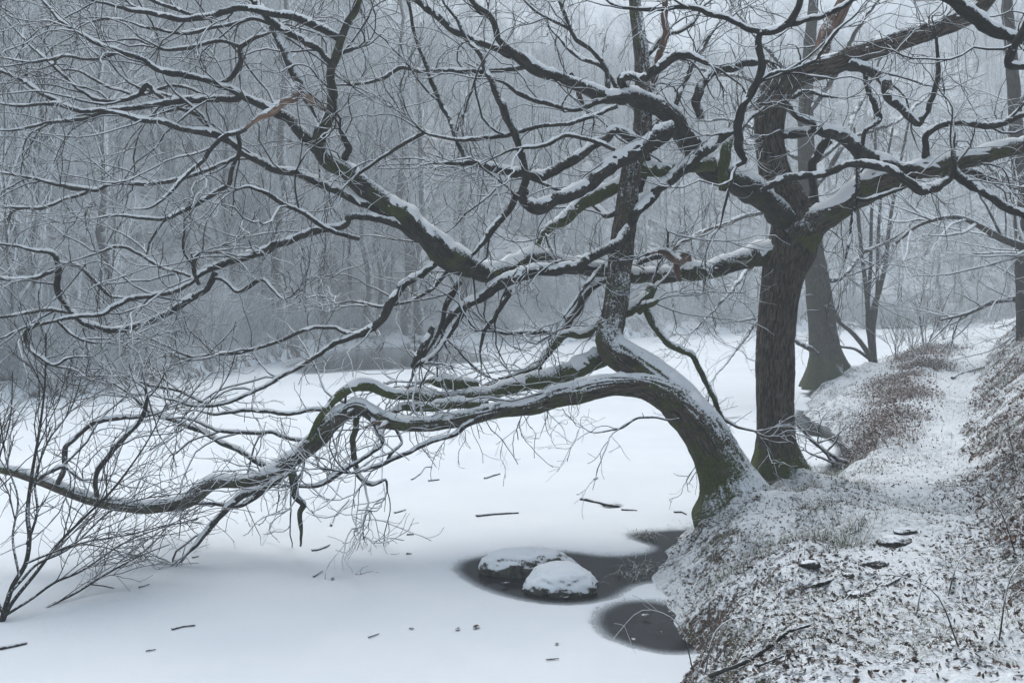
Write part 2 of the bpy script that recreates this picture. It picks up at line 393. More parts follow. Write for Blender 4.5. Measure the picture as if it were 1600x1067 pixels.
me = mesh('hillside', np.stack([np.sin(T2) * R2, np.cos(T2) * R2, HZ], -1), q)
m = NT('snowy_woodland_floor'); p = m.pos()
s_ = m.math('ADD', m.noise(1.2, p, 6, 0.75), m.math('MULTIPLY', m.math('SUBTRACT', m.noise(0.16, p, 3), 0.5), 0.6))
M_HILL = m.done(m.mix(m.ramp(s_, 0.38, 0.54), m.mix(m.noise(0.5, p), (0.035, 0.03, 0.027), (0.10, 0.075, 0.06)), SNOW), 0.9)
hill = obj('wooded_hillside', me, M_HILL); hill['kind'] = 'structure'

# ------------------------------------------------------------------ traced limbs of the oaks on the bank
LIMBS = {}
def limb_curve(pts, d, frm=None, wob=0.12, seed=0):
    pts = np.array(pts, float)
    s = np.concatenate([[0], np.cumsum(np.hypot(np.diff(pts[:, 0]), np.diff(pts[:, 1])))]); s /= s[-1]
    if frm is not None:
        pc = LIMBS[frm]['px']; k = np.argmin((pc[:, 0] - pts[0, 0]) ** 2 + (pc[:, 1] - pts[0, 1]) ** 2)
        d0 = pc[k, 3]; d1 = d0 + d if np.isscalar(d) else d[1]; dep = d0 + (d1 - d0) * s
    elif np.isscalar(d): dep = np.full(len(s), float(d))
    elif len(d) == 2: dep = d[0] + (d[1] - d[0]) * s
    else: dep = np.interp(s, np.linspace(0, 1, len(d)), d)
    a = np.column_stack([pts[:, :2], pts[:, 2], dep])
    L = np.sum(np.hypot(np.diff(pts[:, 0]), np.diff(pts[:, 1]))) / F * dep.mean()
    rmean = pts[:, 2].mean() / 2 / F * dep.mean()
    n = int(np.clip(L / max(rmean * 0.5, 0.03), 8, 260))
    c = spline(a, n)
    t = np.linspace(0, 1, n)
    ph = (seed * 1.7) % 6.28
    c[:, 3] += wob * np.sin(t * L * 1.6 + ph) * np.minimum(t * 3, 1) * np.minimum(L / 2, 1)
    P = np.stack([(c[:, 0] - 800) / F * c[:, 3], c[:, 3], CAMH - (c[:, 1] - HOR) / F * c[:, 3]], 1)
    R = np.maximum(c[:, 2], 1.5) / 2 / F * c[:, 3] * np.clip(0.78 + c[:, 2] / 250.0, 0, 1)
    return c, P, R, L

def limb_mesh(P, R, seed, moss=0.5, sides=None, rough=0.10, plaster=0.0, flare=None, cap=True, fine=False):
    if cap:
        T = norm(P[-1] - P[-2]); P = np.vstack([P, P[-1] + T * R[-1] * 0.35, P[-1] + T * R[-1] * 0.45]); R = np.concatenate([R, [R[-1] * 0.7, R[-1] * 0.02]])
    if sides is None: sides = int(np.clip(6 + R.max() * 130, 6, 26))
    V, q, B, off = tubes(P[None], R[None], sides)
    r = np.repeat(R, sides)
    sn = np.array([seed * 3.1, seed * 1.3, 0])
    dsp = rough * fbm(V / np.maximum(R.mean() * 1.6, 0.02)[None] * 0.8 + sn, seed % 50, 2)
    if fine:                                   # bark ridges and burrs on the big trunks
        bb = B * np.array([1, 1, 0.14]) * 30 + sn
        dsp = dsp + (0.016 * (1 - np.abs(noise(bb, 5)) * 2) + 0.007 * noise(bb * 2.3, 6)) / np.maximum(r, 0.1)
    V = V + off * (r * dsp)[:, None]
    if flare is not None:                      # buttress roots
        z0, hgt, amt, lobes, ph = flare
        foot = np.clip((1.3 * (R[0] + 0.45) - np.hypot(V[:, 0] - P[0, 0], V[:, 1] - P[0, 1])) / 0.2, 0, 1)
        hh = foot * np.clip(1 - (V[:, 2] - z0) / hgt, 0, 1.15) ** 2.0
        an = np.arctan2(off[:, 1], off[:, 0])
        V = V + off * np.array([1, 1, 0]) * (r * amt * hh * (0.55 + 0.45 * np.cos(an * lobes + ph) + 0.3 * np.sin(an * 2 + ph * 2)))[:, None]
    mo = np.full(len(V), moss); 
    if flare is not None: mo = mo + foot * np.clip(1 - (V[:, 2] - flare[0]) / 0.7, 0, 1) * 0.8
    pl = np.full(len(V), float(plaster)) if np.isscalar(plaster) else np.repeat(plaster, sides)
    if flare is not None: pl = pl + foot * np.clip(1 - (V[:, 2] - flare[0]) / 0.8, 0, 1) * 0.02
    return V, q, B, mo, pl

def snow_mesh(P, R, seed, amount=1.0):
    T = norm(np.gradient(P, axis=0)); up = np.array([0, 0, 1.0]) - T[:, 2:3] * T
    hor = np.linalg.norm(up, axis=1); up = norm(up)
    nz_ = fbm(P / 0.22 + seed, seed % 37, 4)
    cov = np.clip((hor - 0.30) / 0.35, 0, 1) * np.clip(0.82 + 0.6 * nz_, 0.0, 1.1) * amount
    ar = np.arange(len(P)); endf = np.clip(np.minimum(ar / 4.0, ar[::-1] / 2.0), 0.05, 1)
    rs = R * 0.90 * np.clip(cov * 1.5, 0, 1) * endf
    o = (R * 0.17 + 0.006 + np.minimum(R * 0.10, 0.010)) * cov - R * 0.4 * (1 - np.clip(cov * 1.6, 0, 1))
    C = P + up * o[:, None]
    sides = int(np.clip(8 + R.max() * 130, 8, 28))
    V, q, B, off = tubes(C[None], rs[None], sides)
    r = np.repeat(np.maximum(rs, 1e-4), sides)
    V = V + off * (np.minimum(r * 0.28, 0.022) * fbm(V * 22 + seed, seed % 31, 3))[:, None]
    return V, q

def twig_sets(P, R, L, dens, g, bias=None, big=1.0):
    """secondary branches, twigs and twiglets of one limb, as lists of (curves, radii, sides)"""
    out = []
    P1, R1 = P[None], R[None]
    k1 = max(1, int(round(L * 1.5 * dens)))
    A, Ra = spawn(P1, R1, k1, 0.08, 0.97, 0.9 * big, 2.4 * big, 14, (20, 52), 0.23, 0.03, (0.009, 0.019), g, bias=bias, r_end=0.0055)
    A2, Ra2 = spawn(np.stack([P[-3:]] * 1), np.stack([R[-3:]]), 3, 0.5, 1.0, 0.8 * big, 1.8 * big, 14, (5, 35), 0.21, 0.03, (0.010, 0.016), g, bias=bias, r_end=0.0055)
    A = np.concatenate([A, A2]); Ra = np.concatenate([Ra, Ra2])
    out.append((A, Ra, 5))
    Bc, Rb = spawn(A, Ra, 4, 0.10, 0.97, 0.3 * big, 1.1 * big, 9, (22, 58), 0.26, 0.06, (0.0055, 0.0085), g, r_end=0.0040, bias=None if bias is None else np.array(bias) * 0.6)
    out.append((Bc, Rb, 4))
    Cc, Rc = spawn(Bc, Rb, 2, 0.2, 0.95, 0.10, 0.45, 6, (25, 60), 0.2, 0.10, (0.0038, 0.0050), g, r_end=0.0030)
    out.append((Cc, Rc, 3))
    # spur twigs straight off the limb
    k2 = max(1, int(round(L * 1.6 * dens)))
    D, Rd = spawn(P1, R1, k2, 0.05, 1.0, 0.1, 0.5, 6, (40, 90), 0.25, 0.2, (0.004, 0.006), g, r_end=0.003)
    out.append((D, Rd, 4))
    return out

def twig_snow(P, R, sides, g):
    """the ridge of snow lying along each twig"""
    T = norm(np.gradient(P, axis=1)); up = np.array([0, 0, 1.0]) - T[..., 2:3] * T
    hor = np.linalg.norm(up, axis=-1); up = norm(up)
    c = np.clip((hor - 0.35) / 0.3, 0, 1) * np.clip(g.uniform(-0.15, 1.6, hor.shape), 0.0, 1)
    c[:, 0] = 0; c[:, -1] = 0
    return tubes(P + up * (R * 0.75 * c - R * 0.5 * (1 - c))[..., None], (R * 0.80 + 0.0014) * np.maximum(c, 0.03), 4)[:3]

seedc = [100]
def add_limb(tree, key, pts, d, frm=None, mat=None, dens=1.0, moss=0.12, snow=1.0, wob=0.12, bias=None, name='branch', sides=None, plaster=0.0, flare=None, fine=False, rough=0.10, big=1.0, twig=True, label=None, oxy=None):
    seedc[0] += 1; sd = seedc[0]; g = np.random.default_rng(sd)
    c, P, R, L = limb_curve(pts, d, frm, wob, sd)
    if oxy is not None: P = P + np.asarray(oxy)
    # small crooked wander
    if not fine:
        amp = np.minimum(R * 0.6 + 0.010, 0.045)
        P = P + np.stack([fbm(P * 3.0 + k * 17 + sd, 60 + k, 3) for k in range(3)], 1) * amp[:, None]
        R = R * (1 + 0.16 * fbm(P * 4 + sd, 67, 2))
        if R[-1] < 0.06: R = R * (1 - 0.45 * np.clip((np.linspace(0, 1, len(R)) - 0.7) / 0.3, 0, 1))
    LIMBS[key] = {'px': c, 'P': P, 'R': R}
    V, q, B, mo, pl = limb_mesh(P, R, sd, moss, sides, rough, plaster, flare, fine=fine)
    org = np.array(tree.location)
    me = mesh(name, V - org, q, attrs={'bco': B, 'moss': mo, 'plaster': pl})
    o = obj(name, me, mat or M_LIMB, tree)
    if label: o['label'] = label
    caps = []
    if twig and dens > 0:
        sets = twig_sets(P, R, L, dens, g, bias, big)
        V, q, B = merge([tubes(a, r, s) for a, r, s in sets])
        obj('twigs', mesh('twigs', V - org, q), M_TWIG, o)['kind'] = 'stuff'
        caps.extend(twig_snow(a, r, s, g) for a, r, s in sets[:2] + sets[3:])
    if snow > 0:
        Vs, qs = snow_mesh(P, R, sd, snow); caps.append((Vs, qs, Vs))
        Vs, qs, _ = merge(caps)
        obj('snow', mesh('snow', Vs - org, qs), M_SNOW, o)
    return o

# ---- the upright oak
bx, by = 3.69, 13.36
oak = root('oak_tree', (bx, by, float(bank_z(bx, by))), 'large upright oak on the bank, thick trunk forking into long snow-topped limbs over the lake', 'tree')
LB = lambda *a, **k: add_limb(oak, *a, **k)
LEFT = (-0.25, 0, 0.0)
LB('Bt', [(1216, 775, 72), (1217, 752, 66), (1213, 700, 59), (1211, 620, 56), (1212, 540, 57), (1216, 480, 58), (1225, 425, 65), (1238, 385, 75), (1240, 345, 66), (1228, 310, 58), (1212, 275, 48), (1202, 219, 44), (1205, 169, 46), (1217, 138, 46), (1249, 116, 38), (1296, 103, 35), (1347, 82, 32), (1397, 67, 31), (1465, 44, 30), (1515, 25, 26), (1545, -4, 24), (1590, -50, 18)],
   (13.36, 13.36, 13.3, 13.2, 13.0, 12.6), mat=M_OAK, dens=0.25, moss=0.08, name='trunk', sides=96, fine=True, rough=0.05, wob=0, flare=(0.45, 0.7, 0.75, 5, 0.6), snow=0.9, plaster=-0.15)
LB('B1', [(1262, 380, 34), (1232, 392, 44), (1200, 397, 41), (1180, 402, 38), (1140, 412, 32), (1090, 424, 30), (1050, 430, 27), (969, 426, 28), (901, 418, 28), (860, 408, 32), (830, 406, 32), (800, 413, 33), (766, 424, 33), (728, 415, 40), (695, 392, 41), (660, 362, 38), (620, 330, 35), (580, 300, 34), (537, 270, 32), (505, 237, 27), (503, 208, 24), (515, 180, 22), (520, 150, 21), (518, 118, 20), (527, 84, 20), (542, 40, 19), (560, 0, 18), (580, -60, 13)],
   (13.55, 13.0, 12.4, 11.7, 11.3, 11.0, 10.8), moss=0.42, dens=0.5, sides=26, bias=LEFT)
LB('B2', [(1232, 345, 50), (1200, 316, 44), (1161, 292, 40), (1120, 270, 37), (1090, 244, 36), (1064, 210, 37), (1045, 184, 34), (1019, 164, 30), (992, 150, 28), (952, 152, 23), (901, 135, 23), (851, 115, 22), (812, 92, 22), (790, 74, 19), (766, 34, 16), (736, 0, 14), (700, -45, 10)],
   (13.2, 12.8, 12.2, 11.8, 11.4), moss=0.25, dens=0.6, bias=LEFT)
LB('B2b', [(800, 84, 16), (776, 76, 14), (749, 63, 14), (699, 37, 14), (648, 0, 12), (610, -40, 9)], 0.5, 'B2', mat=M_LIMB, bias=LEFT)
LB('B2c', [(985, 145, 18), (968, 122, 18), (985, 116, 18), (1002, 118, 18), (1036, 101, 18), (1070, 90, 19), (1104, 98, 15)], -0.6, 'B2', dens=0.4)
LB('B2d', [(1092, 185, 16), (1088, 150, 17), (1100, 126, 17), (1127, 111, 18), (1155, 98, 17), (1182, 92, 16), (1200, 96, 12)], (12.4, 13.2), dens=0.3)
LB('Bdiag', [(1142, 203, 15), (1110, 230, 19), (1062, 265, 20), (1030, 297, 18), (985, 351, 17), (952, 385, 17), (911, 411, 18), (867, 418, 20), (817, 429, 24), (766, 450, 25), (732, 473, 24), (705, 495, 20), (688, 526, 13)],
   (12.5, 12.0, 11.7), dens=0.5)
LB('Bdiag2', [(735, 470, 12), (715, 500, 10), (692, 535, 9), (672, 560, 9), (648, 574, 8), (642, 590, 7), (637, 608, 5)], -0.4, 'Bdiag', dens=1.2)
LB('Bdiag3', [(678, 512, 11), (668, 530, 15), (655, 552, 15), (644, 572, 14)], (11.5, 11.4), dens=0)
LB('Bdiag4', [(792, 452, 12), (783, 475, 10), (770, 498, 9), (760, 510, 8), (752, 540, 6), (750, 575, 5)], 0.2, 'Bdiag', dens=1.0)
LB('B3b', [(1264, 108, 30), (1276, 88, 28), (1296, 50, 28), (1312, 20, 26), (1328, -10, 24), (1350, -60, 18)], 0.5, 'Bt', mat=M_DEAD, dens=0.5, moss=0.0, snow=0.6)
LB('B3e', [(1225, 168, 16), (1222, 150, 12), (1222, 138, 9)], -0.25, 'Bt', mat=M_OAK, dens=0, name='broken_stub')
LB('B3c', [(1318, 98, 24), (1340, 108, 22), (1364, 111, 20), (1381, 121, 20), (1387, 152, 19), (1404, 170, 17), (1431, 192, 16), (1440, 186, 13), (1450, 172, 11), (1462, 143, 10), (1467, 101, 10), (1464, 57, 9)], -0.9, 'Bt', dens=0.6)
LB('B3d', [(1352, 108, 10), (1354, 135, 11), (1367, 169, 11), (1377, 189, 10), (1352, 206, 8), (1344, 236, 8), (1340, 294, 8), (1332, 355, 8), (1322, 405, 6), (1319, 422, 5)], -0.9, 'B3c', mat=M_DARK, dens=0.2)
LB('B4', [(1246, 376, 62), (1269, 350, 52), (1290, 337, 44), (1313, 325, 42), (1364, 292, 44), (1414, 272, 37), (1465, 263, 34), (1516, 253, 30), (1566, 237, 28), (1600, 226, 25), (1680, 190, 18)], (13.2, 12.9, 12.5, 12.2, 12.0), mat=M_OAK, moss=0.38, dens=0.4, sides=26)
LB('B4b', [(1430, 262, 20), (1400, 256, 24), (1357, 245, 28), (1330, 224, 30), (1296, 206, 25), (1269, 196, 18), (1245, 180, 15), (1230, 160, 12)], (12.4, 12.9, 13.1), dens=0.3)
LB('B4h', [(1292, 208, 18), (1262, 204, 18), (1240, 210, 19), (1222, 218, 16)], (13.3, 13.2), dens=0.2)
LB('B4i', [(1300, 215, 16), (1283, 230, 18), (1272, 255, 16), (1270, 290, 15), (1274, 330, 16)], (13.3, 13.4), dens=0.2)
LB('B4c', [(1186, 299, 8), (1205, 288, 13), (1229, 277, 15), (1279, 273, 14), (1330, 257, 14), (1381, 263, 16), (1414, 287, 17), (1438, 297, 19), (1472, 284, 20), (1490, 266, 18), (1493, 236, 16)], (12.4, 12.0, 12.0), mat=M_LIMB, dens=0.2, moss=0.0)
LB('B4e', [(1490, 262, 14), (1505, 280, 17), (1533, 297, 17), (1566, 317, 16), (1600, 334, 15), (1660, 360, 10)], (12.0, 11.5), mat=M_DARK, dens=0.8)
LB('B4d', [(1447, 245, 16), (1445, 230, 12), (1448, 209, 11), (1482, 192, 12), (1549, 196, 12), (1600, 182, 11), (1660, 172, 8)], (12.4, 11.6), mat=M_LIMB, dens=0.7)
LB('B4j', [(1338, 308, 8), (1352, 310, 8), (1370, 305, 8), (1390, 300, 8), (1418, 290, 6)], (11.9, 11.9), dens=0.1, mat=M_DARK)
LB('B4k', [(1480, 272, 10), (1510, 268, 12), (1540, 276, 12), (1570, 286, 8)], (12.6, 13.0), dens=0.3)
LB('B5', [(1252, -30, 13), (1247, 5, 13), (1236, 34, 13), (1210, 48, 12), (1185, 54, 13), (1190, 100, 14), (1176, 145, 15), (1156, 190, 16), (1157, 228, 15), (1166, 250, 13), (1150, 262, 10), (1138, 304, 8), (1126, 351, 5)], (11.2, 11.2, 11.4), mat=M_DARK, dens=0.3, wob=0.05)
LB('B5b', [(1186, 52, 12), (1160, 42, 11), (1134, 28, 11), (1094, 15, 11), (1060, 11, 10), (1019, 15, 9), (969, 13, 8), (940, -5, 6)], 0.2, 'B5', mat=M_DARK, dens=0.9, bias=LEFT)
LB('B5c', [(1188, 52, 12), (1229, 40, 12), (1262, 30, 11), (1296, 18, 10), (1342, 0, 9), (1390, -20, 7)], 0.0, 'B5', mat=M_DARK, dens=0.8)
LB('B5d', [(1170, 150, 7), (1200, 118, 8), (1240, 108, 8), (1275, 92, 7), (1300, 60, 6), (1340, 20, 5)], -0.3, 'B5', dens=0.7)
LB('B6', [(1420, -40, 20), (1465, -6, 20), (1499, 8, 22), (1530, 24, 24), (1549, 38, 24), (1586, 57, 22), (1630, 75, 18)], (10.8, 10.6), mat=M_DARK, dens=0.8)
LB('B6b', [(1625, 10, 12), (1600, 45, 14), (1578, 96, 15), (1596, 103, 14), (1640, 104, 12)], (10.2, 10.2), mat=M_DARK, dens=0.5)
LB('B7', [(1052, 202, 30), (1030, 212, 29), (996, 233, 27), (962, 257, 27), (918, 287, 27), (874, 310, 26), (845, 324, 24), (825, 316, 21), (816, 300, 17), (824, 275, 14), (814, 232, 13), (797, 196, 14), (780, 159, 14), (766, 125, 13), (753, 91, 12), (732, 64, 11), (705, 27, 10), (689, -5, 8)], (12.0, 11.6, 11.3, 11.6), dens=0.5, bias=LEFT)
LB('B7b', [(826, 300, 13), (810, 305, 13), (795, 328, 13), (768, 358, 12), (746, 387, 10), (735, 398, 8)], 0.3, 'B7', dens=0.6)
LB('B8', [(1112, 258, 26), (1050, 262, 26), (1000, 268, 25), (975, 285, 25), (950, 300, 24), (911, 317, 23), (867, 348, 21), (845, 366, 18), (836, 385, 14)], (12.6, 12.4, 12.4), moss=0.6, dens=0.5)
LB('B9', [(966, 165, 9), (911, 186, 9), (834, 199, 9), (790, 213, 10), (732, 219, 10), (692, 216, 9), (658, 203, 8), (645, 192, 6)], (11.5, 11.0), dens=0.9, bias=LEFT)
LB('B9b', [(665, 206, 7), (640, 222, 7), (608, 242, 7), (564, 270, 6), (530, 300, 4)], 0.2, 'B9', dens=1.2)
LB('B10', [(952, 158, 13), (935, 162, 11), (894, 172, 11), (851, 159, 10), (817, 148, 10), (795, 132, 9), (773, 125, 7)], (12.0, 11.7), dens=0.8, bias=LEFT)
LB('B11', [(822, 105, 10), (800, 110, 9), (749, 111, 9), (665, 110, 9), (628, 107, 8), (597, 121, 8), (560, 128, 7), (525, 132, 5)], 0.5, 'B2', dens=0.9, bias=LEFT)
LB('B12', [(726, 252, 11), (712, 213, 10), (692, 169, 9), (672, 118, 9), (651, 67, 8), (638, 15, 7), (628, -30, 5)], (11.8, 12.2), dens=0.9)
LB('B13', [(948, 140, 10), (946, 108, 9), (925, 78, 9), (894, 51, 8), (874, 0, 8), (866, -30, 6)], (12.3, 12.6), dens=1.0)
LB('B13b', [(896, 48, 7), (870, 35, 7), (835, 15, 6), (815, -5, 5)], 0.2, 'B13', dens=1.0)
LB('B14', [(1000, 222, 20), (965, 205, 20), (938, 220, 18), (910, 242, 17), (884, 260, 18), (834, 273, 19), (786, 267, 18), (732, 253, 15), (675, 255, 8)], (12.1, 11.8, 11.6), dens=0.5, bias=LEFT)
LB('B14b', [(960, 235, 9), (930, 222, 9), (885, 212, 8), (850, 226, 8), (800, 236, 7), (765, 250, 6)], (11.3, 11.0), mat=M_LIMB, dens=0.6)
LB('B15', [(1082, 400, 20), (1070, 405, 16), (1062, 420, 14), (1064, 440, 10)], (12.5, 12.5), mat=M_DEAD, dens=0)
LB('B15b', [(1066, 415, 12), (1045, 400, 13), (1028, 392, 12), (1014, 396, 8)], (12.5, 12.3), mat=M_DEAD, dens=0.4)
LB('B16', [(1130, 300, 20), (1132, 260, 22), (1136, 225, 18), (1148, 200, 14)], (12.8, 12.9), mat=M_OAK, dens=0.1, moss=0.8)
LB('B17', [(1192, 170, 9), (1175, 183, 9), (1150, 205, 8), (1110, 210, 6)], (12.7, 12.0), dens=0.6)
LB('B18', [(1232, 152, 7), (1255, 144, 8), (1290, 150, 8), (1312, 154, 5)], (13.0, 12.4), dens=0.3)
LB('B19', [(940, 414, 9), (915, 445, 8), (895, 475, 7), (880, 498, 5)], (12.1, 11.8), dens=0.8)
LB('B20', [(890, 118, 12), (905, 150, 10), (915, 170, 7)], (12.0, 12.5), dens=0.5)
# crown over the lake to the left
LB('L1', [(519, 104, 15), (507, 88, 14), (489, 71, 14), (449, 51, 14), (427, 37, 15), (405, 15, 15), (388, -5, 14), (360, -40, 10)], 0.3, 'B1', mat=M_DARK, dens=0.8, bias=LEFT)
LB('L1b', [(424, 38, 15), (432, 52, 16), (449, 91, 17), (472, 132, 16), (489, 162, 14), (497, 180, 10)], 0.3, 'L1', dens=0.3, plaster=0.5)
LB('L2', [(526, 64, 17), (505, 48, 16), (472, 34, 15), (422, 19, 14), (371, 12, 13), (321, 24, 12), (270, 27, 11), (219, 20, 10), (169, 7, 8), (120, -5, 6)], -0.4, 'B1', mat=M_DARK, dens=1.0, bias=LEFT)
LB('L3', [(500, 240, 24), (480, 220, 22), (452, 192, 21), (418, 169, 18), (378, 148, 14), (341, 130, 13), (297, 121, 12), (250, 111, 11), (219, 88, 10), (189, 79, 10), (145, 64, 9), (101, 40, 8), (67, 7, 7), (45, -20, 5)], -0.7, 'B1', mat=M_DARK, dens=1.0, bias=LEFT)
LB('L4', [(341, 130, 10), (364, 119, 10), (378, 95, 10), (375, 74, 9), (392, 64, 9), (422, 52, 8)], 0.2, 'L3', dens=0.6)
LB('L4b', [(375, 74, 8), (345, 62, 8), (300, 74, 8), (260, 78, 7), (215, 64, 6), (180, 60, 5)], 0.0, 'L4', dens=1.0, bias=LEFT)
LB('L5', [(640, 352, 20), (600, 333, 17), (570, 320, 16), (537, 307, 16), (472, 277, 15), (422, 260, 15), (381, 236, 14), (338, 213, 14), (287, 202, 13), (253, 191, 12), (202, 181, 10), (169, 174, 9), (135, 182, 9), (84, 189, 8), (40, 199, 7), (0, 204, 6), (-50, 205, 4)], -0.8, 'B1', mat=M_LIMB, dens=0.9, bias=LEFT)
LB('L6', [(380, 150, 13), (364, 159, 13), (321, 157, 13), (270, 160, 12), (236, 165, 11), (189, 170, 10), (135, 175, 9), (84, 162, 8), (40, 166, 7), (0, 161, 6), (-40, 150, 4)], -0.4, 'L3', mat=M_DARK, dens=1.0, bias=LEFT)
LB('L7', [(258, 158, 9), (243, 145, 9), (229, 133, 9), (216, 148, 9), (179, 157, 8), (145, 152, 8), (111, 128, 7), (78, 98, 7), (44, 68, 6), (0, 20, 5)], 0.3, 'L6', mat=M_DARK, dens=1.0, bias=LEFT)
LB('L8', [(150, 182, 9), (125, 175, 9), (78, 152, 9), (34, 125, 8), (0, 108, 8), (-40, 95, 6)], 0.2, 'L5', mat=M_DARK, dens=1.0, bias=LEFT)
LB('L9', [(380, 240, 8), (364, 248, 8), (321, 267, 8), (280, 280, 8), (236, 287, 9), (179, 287, 9), (149, 297, 9), (101, 289, 8), (51, 278, 7), (0, 270, 6), (-40, 262, 4)], -0.3, 'L5', dens=0.9, bias=LEFT)
LB('L10', [(150, 296, 7), (111, 310, 7), (67, 326, 7), (30, 324, 6), (0, 322, 5), (-40, 318, 4)], -0.2, 'L9', dens=1.0, bias=LEFT)
LB('L11', [(508, 170, 14), (495, 160, 17), (479, 149, 17), (449, 157, 16), (429, 172, 15), (398, 189, 12), (380, 204, 11)], -0.35, 'B1', mat=M_PEEL, dens=0, moss=0, snow=0.95, label='peeled dead branch with bare orange-brown wood')
LB('L11b', [(384, 201, 11), (372, 208, 10), (344, 218, 9), (317, 246, 8), (287, 277, 7), (263, 304, 6), (236, 324, 5), (200, 328, 4)], -0.35, 'L11', dens=0.5)
LB('L12', [(374, 208, 9), (376, 233, 8), (364, 262, 8), (358, 287, 9), (338, 300, 9), (304, 321, 9), (270, 337, 8), (243, 344, 8), (186, 337, 7), (135, 341, 5)], 0.0, 'L11', dens=0.8, bias=LEFT)
LB('L13', [(338, 212, 10), (322, 196, 9), (304, 179, 9), (285, 172, 8), (262, 166, 7)], 0.2, 'L5', dens=0.6)
LB('L14', [(560, 372, 10), (520, 362, 9), (496, 350, 9), (472, 331, 9), (439, 317, 9), (405, 300, 9), (388, 292, 9), (372, 295, 7)], (10.9, 10.2), dens=0.9)
LB('L15', [(540, 250, 14), (546, 235, 14), (534, 215, 13), (526, 200, 12)], -0.4, 'B1', dens=0.2)
LB('L16', [(530, 85, 9), (550, 78, 8), (562, 74, 6)], -0.2, 'B1', dens=0.2)
LB('L17', [(430, 40, 8), (400, 30, 8), (350, 40, 7), (290, 52, 7), (240, 44, 6), (180, 30, 5), (130, 35, 4)], 0.5, 'L1', dens=1.0, bias=LEFT)
LB('L18', [(190, 80, 7), (150, 92, 7), (100, 88, 6), (50, 98, 6), (0, 92, 5)], 0.2, 'L3', dens=1.1, bias=LEFT)
LB('L19', [(340, 160, 8), (310, 145, 7), (270, 135, 7), (225, 150, 6), (180, 140, 6), (120, 110, 5), (60, 118, 4)], 0.5, 'L6', dens=1.0, bias=LEFT)
LB('L20', [(300, 25, 8), (240, 2, 8), (190, -10, 7), (150, -20, 5)], 0.2, 'L2', dens=1.0, bias=LEFT)
# middle left
LB('M1', [(655, 372, 18), (620, 352, 16), (580, 342, 15), (548, 340, 14), (537, 351, 14), (499, 362, 14), (439, 382, 15), (385, 399, 15), (338, 419, 15), (314, 429, 12), (294, 443, 11), (253, 458, 10), (202, 465, 10), (179, 476, 9), (159, 491, 9), (128, 493, 8), (84, 500, 8), (34, 514, 7), (0, 527, 6), (-40, 540, 4)], -1.4, 'B1', dens=0.8, bias=LEFT)
LB('M2', [(336, 425, 13), (330, 440, 13), (318, 456, 13), (287, 476, 13), (243, 498, 13), (202, 512, 13), (169, 515, 13), (135, 505, 13), (118, 488, 12), (98, 470, 11), (91, 450, 11), (93, 416, 11), (78, 395, 9), (44, 389, 8), (0, 380, 7), (-40, 370, 5)], -0.3, 'M1', mat=M_DARK, dens=0.6, bias=LEFT)
LB('M3', [(93, 408, 8), (125, 416, 8), (142, 433, 8), (169, 461, 8), (195, 465, 7)], 0.1, 'M2', dens=0.6)
LB('M4', [(92, 418, 8), (74, 426, 8), (44, 436, 8), (0, 433, 7), (-40, 430, 5)], 0.1, 'M2', dens=1.0, bias=LEFT)
LB('M5', [(120, 490, 8), (84, 484, 8), (51, 487, 7), (0, 495, 6), (-40, 500, 4)], 0.1, 'M2', dens=1.0, bias=LEFT)
LB('M6', [(312, 445, 9), (304, 425, 9), (304, 408, 9), (312, 397, 8), (319, 394, 6)], -0.1, 'M1', dens=0.2)
LB('M6b', [(308, 440, 7), (285, 428, 7), (256, 419, 7), (216, 395, 7), (189, 385, 6), (150, 395, 5), (110, 408, 4)], -0.2, 'M1', dens=0.9, bias=LEFT)
LB('M7', [(332, 432, 8), (351, 436, 8), (375, 455, 8), (408, 436, 7), (425, 452, 6), (440, 466, 6), (455, 464, 4)], -0.3, 'M1', dens=0.7)
LB('M8', [(695, 405, 14), (678, 412, 14), (641, 439, 15), (614, 470, 15), (591, 504, 15), (564, 521, 13), (530, 534, 11), (499, 551, 10), (456, 581, 9), (405, 608, 8), (354, 631, 8), (304, 635, 7), (270, 625, 6), (230, 615, 4)], -0.6, 'B1', dens=0.8, bias=LEFT)
LB('M9', [(560, 522, 8), (537, 518, 7), (520, 512, 7), (479, 516, 7), (432, 537, 7), (388, 547, 7), (338, 552, 6), (297, 556, 6), (253, 537, 5), (216, 517, 4)], -0.1, 'M8', dens=1.0, bias=LEFT)
LB('M10', [(330, 634, 6), (280, 610, 6), (229, 600, 6), (202, 591, 6), (152, 588, 5), (98, 588, 4)], 0.1, 'M8', dens=1.0, bias=LEFT)
LB('M11', [(700, 425, 8), (672, 452, 7), (640, 470, 7), (600, 478, 6), (555, 470, 5), (520, 476, 4)], (11.8, 12.0), dens=1.1, bias=LEFT)
LB('M12', [(720, 440, 12), (700, 470, 11), (690, 500, 9), (680, 528, 7), (660, 560, 6)], (11.9, 11.7), dens=1.0)
LB('M13', [(60, 505, 8), (40, 520, 8), (44, 540, 7), (70, 562, 7), (85, 572, 6), (110, 560, 5), (150, 556, 4)], (10.0, 9.9), mat=M_DARK, dens=0.6)
LB('M14', [(90, 500, 6), (110, 520, 6), (140, 534, 6), (160, 536, 5)], (10.0, 10.0), mat=M_DARK, dens=0.6)

